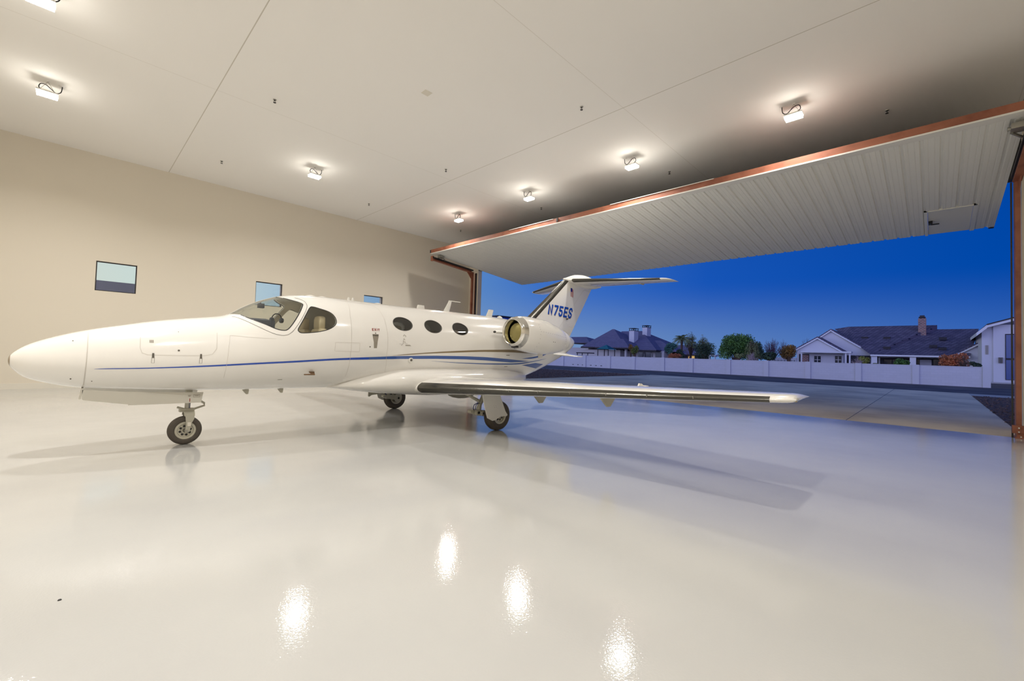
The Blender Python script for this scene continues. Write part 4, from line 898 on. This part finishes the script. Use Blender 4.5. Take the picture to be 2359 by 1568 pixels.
# left house: two crossing hip roofs, low wings, two chimneys
HL = 75
def Yl(px, X=HL, py=800): return onX(px,py,X).y
def Zl(px, py, X=HL): return onX(px,py,X).z
lh = thing('slate_roof_house', (HL+5,42,0), 'low cream house with sweeping blue-grey hip roofs and two tall chimneys behind the wall', 'house')
w = MB(); w.box((HL+.8,Yl(1530,HL+.8),0),(HL+14,57,2.75)); w.box((HL-2.2,42.5,0),(HL+2,50.2,2.8)); w.box((HL+.4,51.5,0),(HL+8,64,3.2)); w.build('wall', m_stucco, lh)
ya,yb = Yl(1449),Yl(1358); hip(HL-3,HL+12,ya-1,yb,3.35,Zl(1412,759,HL+4)+.1,(Yl(1412,HL+4))-.2,(Yl(1412,HL+4))+.2,HL+4).build('roof', m_roof, lh)
fascia(HL-3,HL+12,ya-1,yb,3.3).build('fascia', m_fascia, lh)
hip(HL-4.0,HL+4,Yl(1449,HL-4),Yl(1371,HL-4),3.3,Zl(1430,780,HL-1),Yl(1430,HL-1)-.2,Yl(1430,HL-1)+.2,HL-.5).build('roof', m_roof, lh)
fascia(HL-4.0,HL+4,Yl(1449,HL-4),Yl(1371,HL-4),3.2).build('fascia', m_fascia, lh)
yc = Yl(1511,HL-1); hip(HL-1,HL+17,Yl(1512,HL-1),Yl(1420,HL-1),2.95,Zl(1431,765,HL+8)+.2,Yl(1478,HL+8),Yl(1431,HL+8),HL+8).build('roof', m_roof, lh)
fascia(HL-1,HL+17,Yl(1512,HL-1),Yl(1420,HL-1),2.9).build('fascia', m_fascia, lh)
hip(HL+1,HL+11,Yl(1559,HL+1),Yl(1500,HL+1),2.9,5.0,Yl(1520,HL+6),Yl(1500,HL+6),HL+6).build('roof', m_roof, lh)
MB().box((HL+4,Yl(1609,HL+4),0),(HL+10,Yl(1531,HL+4),2.3)).build('shaded_wing_wall', m_slate2, lh)  # shade under the low roof is put into this wall's dark colour
hip(HL+3,HL+11,Yl(1614,HL+3),Yl(1555,HL+3),2.35,4.1,Yl(1585,HL+7),Yl(1563,HL+7),HL+7).build('roof', m_roof, lh)
fascia(HL+3,HL+11,Yl(1614,HL+3),Yl(1555,HL+3),2.3).build('fascia', m_fascia, lh)
hip(HL-.5,HL+9,Yl(1358,HL-.5),Yl(1300,HL-.5),4.25,5.65,Yl(1350,HL+4),Yl(1312,HL+4),HL+4).build('roof', m_roof, lh)
fascia(HL-.5,HL+9,Yl(1358,HL-.5),Yl(1300,HL-.5),4.2).build('fascia', m_fascia, lh)
def chimney(par, X, pl, ps, pr, yt, yb_, cap, mat):
    y1 = onX(pl,yt,X).y; y0 = onX(ps,yt,X).y; zt = onX(ps,yt,X).z; zc = onX(ps,cap,X).z
    # side depth from the right edge of its receding face
    d = ray(pr,yt); xb = min(max((y0/d.y)*d.x - X, .6), 2.2)
    c = MB().box((X,y0,2.6),(X+xb,y1,zt)).build('chimney', mat, par)
    k = MB().box((X-.06,y0-.06,zt),(X+xb+.06,y1+.06,zt+.08)).box((X-.08,y0-.08,zc-.08),(X+xb+.08,y1+.08,zc))
    for a in (0,1):
        for b_ in (0,.5,1): k.box((X+a*(xb-.1),y0+b_*(y1-y0-.1),zt+.08),(X+a*(xb-.1)+.1,y0+b_*(y1-y0-.1)+.1,zc-.08))
    tag(k.build('chimney_cap', m_fascia, c), 'dark open chimney cap')
chimney(lh, HL+2, 1449.5, 1461, 1470.6, 761.4, 790, 755.3, m_stucco2); chimney(lh, HL+6, 1480, 1490.8, 1499.6, 754, 781, 748.9, m_stucco2)
def opening(par, X, pa, pb, ya_, yb_, mat, name='window', d=.06):
    a = onX(pa,ya_,X); b = onX(pb,yb_,X); return MB().box((X-d,b.y,b.z),(X,a.y,a.z)).build(name, mat, par)
for pa,pb,y0_,y1_,mt in ((1319,1343,805.5,822,m_dglass),(1352,1357,807.5,816,m_dglass),(1359,1363,808,813,m_lit),(1411,1431,806.5,812,m_dglass),(1432,1437,813,818,m_lit),(1471,1483,811,822,m_dglass),(1485,1500,811,823,m_dglass),(1502,1504,813,822,m_dglass),(1510,1524,811,823,m_dglass),(1586,1589,820,826,m_lit),(1594,1600,819,826,m_lit)):
    opening(lh, HL+(4 if pa>1580 else .8 if pa<1400 or pa>1440 else .78), pa, pb, y0_, y1_, mt)
MB().box((HL-3,Yl(1443,HL-3),0),(HL-2.6,Yl(1439,HL-3),3.1)).box((HL-3,Yl(1402,HL-3),0),(HL-2.6,Yl(1399,HL-3),3.1)).build('porch_post', m_stucco, lh) if False else MB().box((HL-3,Yl(1443,HL-3),0),(HL-2.6,Yl(1439,HL-3),3.1)).build('porch_post', m_stucco, lh)

# right house: gabled front, long tiled roof, brick chimney
HR = 70
def A(px,py,X): return onX(px,py,X)
rh = thing('tiled_roof_house', (HR+6,5,0), 'pale gabled house with a long dark tiled roof and one brick chimney behind the wall', 'house')
def gable(X, X2, pl, pk, pr, par, ov=.35):
    """gable end facing -X with edge points as pixels; extends back to X2"""
    l,k,r = A(*pl,X),A(*pk,X),A(*pr,X)
    w = MB().poly([(X+.25,l.y-.2,-.05),(X+.25,l.y-.2,l.z-.15),(X+.25,k.y,k.z-.15),(X+.25,r.y+.2,r.z-.15),(X+.25,r.y+.2,-.05)],(X2-X-.3,0,0)).build('wall', m_stucco2, par)
    t = .17
    rf = MB()
    for e in (l,r):
        d = Vector((0,e.y-k.y,e.z-k.z))
        rf.add([(X,k.y,k.z),(X,e.y,e.z),(X2,e.y,e.z),(X2,k.y,k.z),(X,k.y,k.z-t),(X,e.y,e.z-t),(X2,e.y,e.z-t),(X2,k.y,k.z-t)],[(0,1,2,3),(7,6,5,4),(0,4,5,1),(1,5,6,2),(2,6,7,3),(3,7,4,0)])
    r_ = rf.build('roof', m_rooft, par)
    tr = MB()
    for e in (l,r):
        tr.add([(X-.05,k.y,k.z-.16),(X-.05,e.y,e.z-.16),(X-.05,e.y,e.z-.34),(X-.05,k.y,k.z-.34),(X+.1,k.y,k.z-.16),(X+.1,e.y,e.z-.16),(X+.1,e.y,e.z-.34),(X+.1,k.y,k.z-.34)],[(0,1,2,3),(7,6,5,4),(0,4,5,1),(1,5,6,2),(2,6,7,3),(3,7,4,0)])
    tr.build('barge_board', m_whitet, r_)
gable(HR, HR+10, (1831,803),(1883,774.6),(1946,809), rh)
gable(HR+3, HR+14, (1870,785),(1914,757),(2019,816), rh)
gable(HR+1.5, HR+8, (2200,814),(2257,786.5),(2310,812), rh)
e0 = A(2019,816,HR+1); e1 = A(2235,818,HR+1)
ra = A(1966,752,HR+9); rb = A(2159,750,HR+9); rc = A(2231,760,HR+9)
m = MB().add([(HR+1,e0.y+.6,e0.z),(HR+1,e1.y,e0.z),(HR+9,A(2255,760,HR+9).y,ra.z-.55),(HR+9,rb.y,ra.z-.55),(HR+9,rb.y,ra.z),(HR+9,ra.y+.5,ra.z),(HR+9,ra.y+2.2,ra.z-.3),
              (HR+17,e0.y+.6,e0.z),(HR+17,e1.y,e0.z),(HR+9,e0.y+2,ra.z-.55)],[(0,1,2,3),(0,3,4,5),(0,5,6),(7,6,5),(7,5,4),(7,4,3),(7,3,2,8),(1,8,2)])
m.build('roof', m_rooft, rh, fix=False)
MB().box((HR+.95,e1.y,e0.z-.22),(HR+1.08,e0.y+.6,e0.z-.02)).build('gutter', m_whitet, rh)
MB().box((HR+3.6,e1.y+.3,-.05),(HR+16,e0.y,e0.z-.1)).build('wall', m_stucco2, rh)
MB().box((HR+3.5,e1.y+.3,0),(HR+3.6,e0.y-.2,e0.z-.35)).build('patio_recess_shade', m_fascia, rh)  # dark sheet standing for the shade inside the patio
for px in (2014,2103): P=A(px,816,HR+1.2); MB().box((HR+1.2,P.y-.28,0),(HR+1.7,P.y+.28,e0.z-.2)).build('porch_post', m_whitet, rh)
for pa,pb in ((2037,2054),(2057,2096),(2106,2118),(2150,2168)): opening(rh, HR+3.5, pa, pb, 828, 842, m_dglass,'patio_window')
opening(rh, HR+3.5, 2119, 2146, 828, 843, m_block,'patio_wall')
chim = A(2115,740,HR+7); ch2 = A(2133.6,740,HR+7); zt = A(2120,733,HR+7).z; zc = A(2120,726,HR+7).z
c = MB().box((HR+7,ch2.y,4.4),(HR+8,chim.y,zt)).build('chimney', m_brick, rh); MB().box((HR+7.15,ch2.y+.15,zt),(HR+7.85,chim.y-.15,zc)).box((HR+7.0,ch2.y+.05,zt+.1),(HR+8,chim.y-.05,zt+.2)).build('chimney_cap', m_fascia, c)
for pa,pb in ((1876,1890.5),(1924,1938.5)):
    f = opening(rh, HR+.25, pa, pb, 819.5, 837, m_fascia); a = A(pa+.9,820.5,HR+.18); b_ = A(pb-.9,836.5,HR+.18); zm=(a.z+b_.z)/2
    MB().box((HR+.15,b_.y,b_.z),(HR+.18,a.y,a.z)).build('pane', m_dglass, f)
    MB().box((HR+.12,b_.y,zm-.03),(HR+.15,a.y,zm+.03)).box((HR+.12,(a.y+b_.y)/2-.03,b_.z),(HR+.15,(a.y+b_.y)/2+.03,a.z)).build('glazing_bar', m_whitet, f)
opening(rh, HR+.22, 1841, 1864, 815, 836, m_fascia, 'porch_opening_shade'); opening(rh, HR+.2, 1846, 1863, 817, 836, m_brick, 'porch_wall', .1)  # porch opening is a dark sheet in place of its inner shade
a = A(1846,810,HR-.8); b_ = A(1962,812,HR-.8); MB().box((HR-1.2,b_.y,a.z-.10),(HR+.3,a.y,a.z+.12)).build('pergola_beam', m_whitet, rh)
for px in (1847,1949,1958): P=A(px,812,HR-.8); MB().box((HR-1,P.y-.08,0),(HR-.84,P.y+.08,a.z-.1)).build('pergola_post', m_whitet, rh)
opening(rh, HR+3.2, 1950, 2005, 818, 838, m_fascia, 'patio_recess_shade')  # dark sheet drawn for the shade beneath the patio roof
m = MB()
for px,py in ((1992,786),(2043,787),(2172,788),(2150,804),(2043,808),(2171,809)):
    t_ = (py-760)/56; X = HR+8.6-7*t_; P = A(px,py,X); z = e0.z+(ra.z-e0.z)*(X-HR-1)/8
    MB().box((X-.1,P.y-.35,z-.1),(X+.3,P.y+.35,z+.22)).build('roof_vent', m_fascia, rh)
# tall hangar-like building at the right
tb = thing('tall_stucco_building', (66,-4,0), 'tall white stucco building with dark blue window strip beside the right door post', 'building')
c0 = A(2262,800,66); c1 = A(2288,800,66); zt = A(2288,748,66).z
MB().box((66,-16,-.05),(80,c1.y,zt)).poly([(66.2,c1.y,-.05),(66.2,c0.y,-.05),(66.2,c0.y,A(2262,761,66).z),(66.2,c1.y,zt-.1)],(10,0,0)).build('wall', m_stucco2, tb)
P0 = A(2249.5,766,65.2); P1 = A(2274,747.5,65.2); P2 = A(2327,733,65.2); P3 = A(2400,715,65.2)
m = MB()
for p,q,tt in ((P0,P1,.35),(P1,P3,.3)):
    m.add([(65.2,p.y,p.z),(65.2,q.y,q.z),(82,q.y,q.z),(82,p.y,p.z),(65.2,p.y,p.z-tt),(65.2,q.y,q.z-tt),(82,q.y,q.z-tt),(82,p.y,p.z-tt)],[(0,1,2,3),(7,6,5,4),(0,4,5,1),(1,5,6,2),(2,6,7,3),(3,7,4,0)])
m.build('roof', m_whitet, tb)
MB().add([(65.15,P1.y,P1.z+.08),(65.15,P3.y,P3.z+.08),(82,P3.y,P3.z+.08),(82,P1.y,P1.z+.08),(65.15,P1.y,P1.z-.05),(65.15,P3.y,P3.z-.05)],[(0,1,2,3),(0,4,5,1)]).build('roof_edge', m_fascia, tb)
m_bglass = M('blue_door_glass',(40,66,120),.2)
wn = opening(tb, 66, 2315.5, 2345, 769, 876, m_fascia, 'tall_window', .06); o = opening(tb, 65.94, 2317.5, 2345, 771, 825, m_bglass, 'pane', .03); opening(tb, 65.94, 2317.5, 2345, 829, 875, m_bglass, 'pane', .03)
for px in (2300,2306): opening(tb, 66, px, px+4, 823, 836, m_greyd2, 'meter_box', .2)
for px in (2270,2274): opening(tb, 66.2, px, px+3, 795, 816, m_greyd, 'wall_vent', .05)
tag(MB().box((64,-30,-.06),(66,c0.y,.03)).build('trim_7', m_kerb), None, None, None, 'structure')
# far small white canopy
wp = thing('patio_canopy', (80,22,0), 'small white flat patio canopy between the left house and the big green tree', 'canopy')
a = A(1636,818,78); b_ = A(1653,820,78); MB().box((77,b_.y,a.z-.15),(81,a.y,a.z+.1)).build('canopy_roof', m_whitet, wp)
for px in (1638,1651): P=A(px,820,78); MB().box((77.2,P.y-.08,0),(77.36,P.y+.08,a.z)).build('post', m_whitet, wp)
lw = tag(MB().box((63,A(1835,820,63).y,0),(63.3,A(1773,820,63).y,A(1800,823,63).z)).build('low_boundary_wall', m_stucco2), 'low pale wall section behind the garden wall under the amber tree', 'wall')
fn_ = thing('iron_fence', (62,12,0), 'thin black iron fence standing before the low pale wall', 'fence')
a = A(1778,829,62); b_ = A(1832,831,62); m = MB().box((62,b_.y,a.z-.03),(62.03,a.y,a.z)); m.build('rail', m_blk, fn_); m=MB()
k = 0
while a.y-k*.35 > b_.y: MB().box((62,a.y-k*.35-.015,0),(62.03,a.y-k*.35+.015,a.z+.08)).build('picket', m_blk, fn_); k += 1
# teal gazebo and rails of the left house
gz = thing('gazebo', (66,44,0), 'small teal canvas gazebo in front of the left house', 'gazebo')
c0 = A(1397,797,66); c1 = A(1383,804,66); c2 = A(1411,804,66)
cyy = c0.y; hw_ = (c1.y-c2.y)/2
MB().add([(66-hw_,cyy-hw_,c1.z),(66+hw_,cyy-hw_,c1.z),(66+hw_,cyy+hw_,c1.z),(66-hw_,cyy+hw_,c1.z),(66,cyy,c0.z+.25)],[(0,1,4),(1,2,4),(2,3,4),(3,0,4),(3,2,1,0)]).build('canopy', m_teal, gz)
for sx in (-1,1):
    for sy in (-1,1): MB().box((66+sx*hw_*.85-.05,cyy+sy*hw_*.85-.05,0),(66+sx*hw_*.85+.05,cyy+sy*hw_*.85+.05,c1.z)).build('post', m_fascia, gz)
pl = thing('play_frame', (64,50,0), 'low dark railed deck frame beside the teal gazebo', 'deck frame')
a = A(1335,812,64); b_ = A(1362,814,64); MB().box((63,b_.y,a.z-.1),(65,a.y,a.z+.05)).build('deck', m_fascia, pl)
for py_ in (a.y-.2,(a.y+b_.y)/2,b_.y+.1): MB().box((63.1,py_,0),(63.2,py_+.1,a.z)).build('post', m_fascia, pl)
# dark low roof seen past the left jamb
q0 = A(1120,735,52); q1 = A(1160,735,52)
sh = thing('flat_roof_shed', (52,q0.y-1,0), 'small dark blue flat roofed shed top showing behind the aircraft roof', 'shed')
za = A(1135,727,52).z; MB().box((52,A(1149,730,52).y,0),(56,A(1100,730,52).y,za-.25)).build('wall', M('blue_shed_wall',(60,84,170),.7), sh); MB().box((51.7,A(1150,730,52).y,za-.25),(56.3,A(1098,730,52).y,za)).build('roof', m_fascia, sh)
# neighbour seen through the leftmost window
tag(MB().box((-9,24,-.05),(4.5,30,3.86)).build('neighbouring_building', m_slate), 'dark slate grey building edge seen through the leftmost wall window', 'building')

# ------------------------------------------------------------------ trees and shrubs
def leafmat(name, c1, c2): return M(name, c1, .7, var=(1.2, c2, .35, .65))
def blob_leaves(m, rnd, c, rx, ry, rz, n, sz, shell_=.55):
    for k in range(n):
        while True:
            v = Vector((rnd.uniform(-1,1),rnd.uniform(-1,1),rnd.uniform(-1,1)))
            if 0 < v.length < 1: break
        v = v.normalized()*(shell_+(1-shell_)*rnd.random())*(1 if rnd.random()<.85 else .6)
        p = Vector((c[0]+v.x*rx, c[1]+v.y*ry, c[2]+v.z*rz)); s_ = sz*rnd.uniform(.6,1.3)
        a = Vector((rnd.uniform(-1,1),rnd.uniform(-1,1),rnd.uniform(-1,1))).normalized(); b = a.orthogonal().normalized(); b.rotate(Matrix.Rotation(rnd.uniform(0,6.28),3,a)); c_ = a.cross(b)
        m.add([tuple(p+b*s_),tuple(p+c_*s_*.6),tuple(p-b*s_),tuple(p-c_*s_*.6)],[(0,1,2,3)])
def tree(name, label, cat, X, px0, px1, pyt, pyb, mat, seed, n=1500, sz=.16, blobs=7, trunk=True, squash=1.0, kind=None):
    rnd = random.Random(seed); a = A(px0,(pyt+pyb)/2,X); b = A(px1,(pyt+pyb)/2,X); zt = A((px0+px1)/2,pyt,X).z; zb = max(.05,A((px0+px1)/2,pyb,X).z)
    cy_ = (a.y+b.y)/2; w_ = abs(a.y-b.y)/2; h_ = (zt-zb)/2; cz_ = (zt+zb)/2
    t_ = thing(name, (X,cy_,0), label, cat); m = MB(); m2 = MB()
    for k in range(blobs):
        an = 2*math.pi*k/blobs+rnd.uniform(-.4,.4); rr = rnd.uniform(.35,.62) if k else 0
        c = (X+w_*rr*math.cos(an)*.8, cy_+w_*rr*math.sin(an), cz_+h_*rnd.uniform(-.45,.5)*(1 if k else .3))
        r = rnd.uniform(.42,.58); blob_leaves(m, rnd, c, w_*r, w_*r, min(h_*r*1.15, zt-c[2] if zt-c[2] > .2 else h_*r), n//blobs, sz)
        m2.tube([(X,cy_,max(.3,zb*.6)),(X+(c[0]-X)*.5,cy_+(c[1]-cy_)*.5,(zb+c[2])/2+.1),c],[.10,.06,.02],5)
    m.build('foliage', mat, t_, fix=False)
    tr = MB().tube([(X,cy_,-.05),(X,cy_,max(.35,zb*.7))],[.17,.11],8); tr.add(m2.v,m2.f); tr.build('trunk', m_wood, t_)
    return t_
m_green = leafmat('mesquite_green',(104,142,62),(52,84,42)); m_green2 = leafmat('dark_leaf',(78,102,66),(44,60,46)); m_olive = leafmat('olive_leaf',(146,152,96),(92,104,66))
m_amber = leafmat('amber_leaf',(168,122,48),(110,84,40)); m_orange = leafmat('orange_leaf',(214,126,76),(160,100,64)); m_bgreen = leafmat('blue_green_leaf',(84,132,112),(52,88,80)); m_ygreen = leafmat('yellow_green_leaf',(150,150,66),(90,104,50))
tree('green_tree','big dense green tree rising above the garden wall','tree',60,1655,1742,766,834,m_green,1,12000,.10,18)
tree('green_tree','darker green tree joined to the right side of the big dense one','tree',68,1722,1762,782,834,m_green2,2,4000,.11,8)
tree('amber_tree','amber leaved tree left of the gabled house','tree',60,1797,1838,793,830,m_amber,3,3200,.08,10)
tree('orange_shrub','large orange autumn shrub in front of the right end of the tiled house','shrub',58,2162,2232,812,847,m_orange,4,2600,.08,9)
tree('yellow_shrub','yellow and green shrub in front of the porch below the chimneys','shrub',60,1454,1472,795,821,m_ygreen,5,1400,.08,7)
tree('amber_tree','thin amber tree just left of the front chimney base','tree',61,1446,1461,786,812,m_amber,6,350,.09,4)
tree('round_shrub','round blue-green shrub at the right end of the left house','shrub',59,1531,1559,789,818,m_bgreen,7,2600,.08,7)
tree('orange_shrub','low coral orange shrub below the round blue-green one','shrub',57,1540,1573,812,828,m_orange,8,1500,.06,6)
tree('dark_shrub','dark shrub behind the low coral orange one','shrub',59.5,1556,1578,803,826,m_green2,9,700,.12,4)
tree('open_tree','airy dark olive tree behind the low slate roof, left of the big green tree','tree',66,1598,1652,788,830,m_green2,10,2600,.09,12)
tree('green_shrub','green shrub in the patio right of the big gable','shrub',60,1975,2004,820,840,m_ygreen,11,900,.11,5)
tree('green_shrub','broad green shrub in the middle patio opening','shrub',60,2058,2098,826,843,m_green,12,1200,.11,6)
tree('olive_shrub','olive shrub mass at the foot of the bare lilac tree','shrub',56,1752,1790,808,830,m_green2,13,1200,.14,6)
tree('olive_shrub','rounded olive shrub under the big green tree','shrub',54.5,1690,1712,814,829,m_olive,14,700,.10,4)
tree('dark_shrub','dark ragged shrub between the orange shrub and the tall building','shrub',55,2232,2262,832,847,m_green2,15,400,.10,4)
tree('dry_shrub','sparse pale shrub beside the patio post','shrub',58.5,2008,2026,834,843,m_olive,16,160,.08,3)
def bare_tree(label, X, px, w_, pyt, pyb, seed, mat, name='bare_tree', n=60, leaves=None):
    rnd = random.Random(seed); P = A(px,pyb,X); zt = A(px,pyt,X).z; zb = .0; H_ = zt; wy = abs(A(px-w_/2,pyt,X).y-A(px+w_/2,pyt,X).y)/2
    t_ = thing(name,(X,P.y,0),label,'tree'); m = MB(); lv = MB(); m.tube([(X,P.y,-.05),(X,P.y,H_*.35)],[.10,.07],6)
    for k in range(n):
        a = rnd.uniform(0,6.28); r = wy*math.sqrt(rnd.random()); e = Vector((X+r*math.cos(a)*.8,P.y+r*math.sin(a),H_*(1-.35*(r/wy)**2)*rnd.uniform(.82,1.0))); s0 = Vector((X,P.y,H_*rnd.uniform(.2,.38))); md = s0.lerp(e,.5)+Vector((rnd.uniform(-.15,.15),rnd.uniform(-.15,.15),rnd.uniform(0,.25)))
        m.tube([s0,md,e],[.035,.02,.008],4,cap=False)
        for j in range(3):
            q = md.lerp(e,rnd.uniform(.1,.8)); f_ = q+Vector((rnd.uniform(-.4,.4),rnd.uniform(-.4,.4),rnd.uniform(.1,.5))); m.tube([q,f_],[.012,.006],3,cap=False)
            if leaves: blob_leaves(lv,rnd,tuple(f_),.28,.28,.22,leaves,.07,.2)
    m.build('branches', mat, t_, fix=False)
    if leaves: lv.build('foliage', m_olive if name!='bare_tree' else m_green2, t_, fix=False)
    return t_
m_lilac = M('lilac_twigs',(96,74,86),.9)
bare_tree('bare lilac twigged tree between the green trees and the amber one', 70, 1778, 56, 775, 828, 1, m_lilac, n=90)
bare_tree('second bare lilac tree close left of the amber tree', 72, 1806, 34, 779, 828, 2, m_lilac, n=50)
bare_tree('bare twig tops rising behind the left slope of the gabled house', 92, 1858, 34, 774, 800, 3, m_lilac, n=50)
bare_tree('tall feathery olive tree behind the palm', 70, 1590, 34, 763, 820, 4, m_wood, 'feathery_tree', 60, 9)
bare_tree('tall feathery olive tree right of the palm, left of the gap in the trees', 69, 1620, 40, 768, 820, 5, m_wood, 'feathery_tree', 70, 9)
bare_tree('pale pink branched shrub in front of the weeping tree', 54, 1732, 22, 811, 828, 6, m_woodp, n=40)
bare_tree('bare brown branches in front of the orange shrub', 54, 2222, 36, 815, 846, 7, m_wood, n=30)
bare_tree('bare branches before the patio left of its green shrub', 57, 1976, 22, 818, 838, 8, m_woodp, n=26)
def weeping(label, X, px, pyt, pyb, w_, seed):
    rnd = random.Random(seed); P = A(px,pyb,X); zt = A(px,pyt,X).z; wy = abs(A(px-w_/2,pyt,X).y-A(px+w_/2,pyt,X).y)/2
    t_ = thing('weeping_tree',(X,P.y,0),label,'tree'); m = MB(); lv = MB(); m.tube([(X,P.y,-.05),(X,P.y,zt*.6)],[.10,.05],6)
    for k in range(70):
        a = rnd.uniform(0,6.28); r = wy*rnd.uniform(.15,1); top_ = Vector((X+r*.55*math.cos(a),P.y+r*.55*math.sin(a),zt*rnd.uniform(.8,1)-.25*r)); e = Vector((X+r*math.cos(a),P.y+r*math.sin(a),zt*rnd.uniform(.25,.55)))
        m.tube([(X,P.y,zt*.5),top_,e],[.02,.012,.005],3,cap=False)
        for j in range(12): q = top_.lerp(e,j/11); blob_leaves(lv,rnd,tuple(q),.08,.08,.12,3,.07,.1)
    m.build('branches', m_wood, t_, fix=False); lv.build('foliage', m_olive, t_, fix=False)
weeping('pale weeping olive tree in front of the big green tree', 58, 1732, 783, 829, 44, 21)
def palm(label, X, px, pyt, w_, seed):
    rnd = random.Random(seed); P = A(px,pyt,X); wy = abs(A(px-w_/2,pyt,X).y-A(px+w_/2,pyt,X).y)/2; zc = A(px,pyt+19,X).z
    t_ = thing('date_palm',(X,P.y,0),label,'tree'); MB().tube([(X,P.y,-.05),(X,P.y,zc*.5),(X,P.y,zc)],[.2,.15,.2],10).build('trunk', m_wood, t_)
    for k in range(30):
        a = 2*math.pi*k/30+rnd.uniform(-.1,.1); el = (k%5)*.30+rnd.uniform(0,.2); L_ = wy*rnd.uniform(.85,1.15); pts = []
        for j in range(9):
            u = j/8; hc = math.cos(el)*u+.35*math.sin(el)*u*u; pts.append(Vector((X+math.cos(a)*L_*hc, P.y+math.sin(a)*L_*hc, zc+L_*(.85*math.sin(el)*u-.85*u*u*(.25+.75*math.cos(el))))))
        m = MB(); m.tube(pts,[.03]*8+[.008],4,cap=False)
        for j in range(1,9):
            for q in (0,.5):
                p = pts[j-1].lerp(pts[j],q); d = (pts[j]-pts[j-1]).normalized(); sd = d.cross(Vector((0,0,1)))
                if sd.length < .01: continue
                sd.normalize()
                for s_ in (-1,1):
                    e = p+sd*s_*.42+d*.28-Vector((0,0,.14)); m.add([tuple(p),tuple(p+d*.07),tuple(e)],[(0,1,2)])
        m.build('frond', m_olive, t_, fix=False)
palm('date palm with arching fronds behind the low end of the left house', 66, 1571, 762, 44, 5)
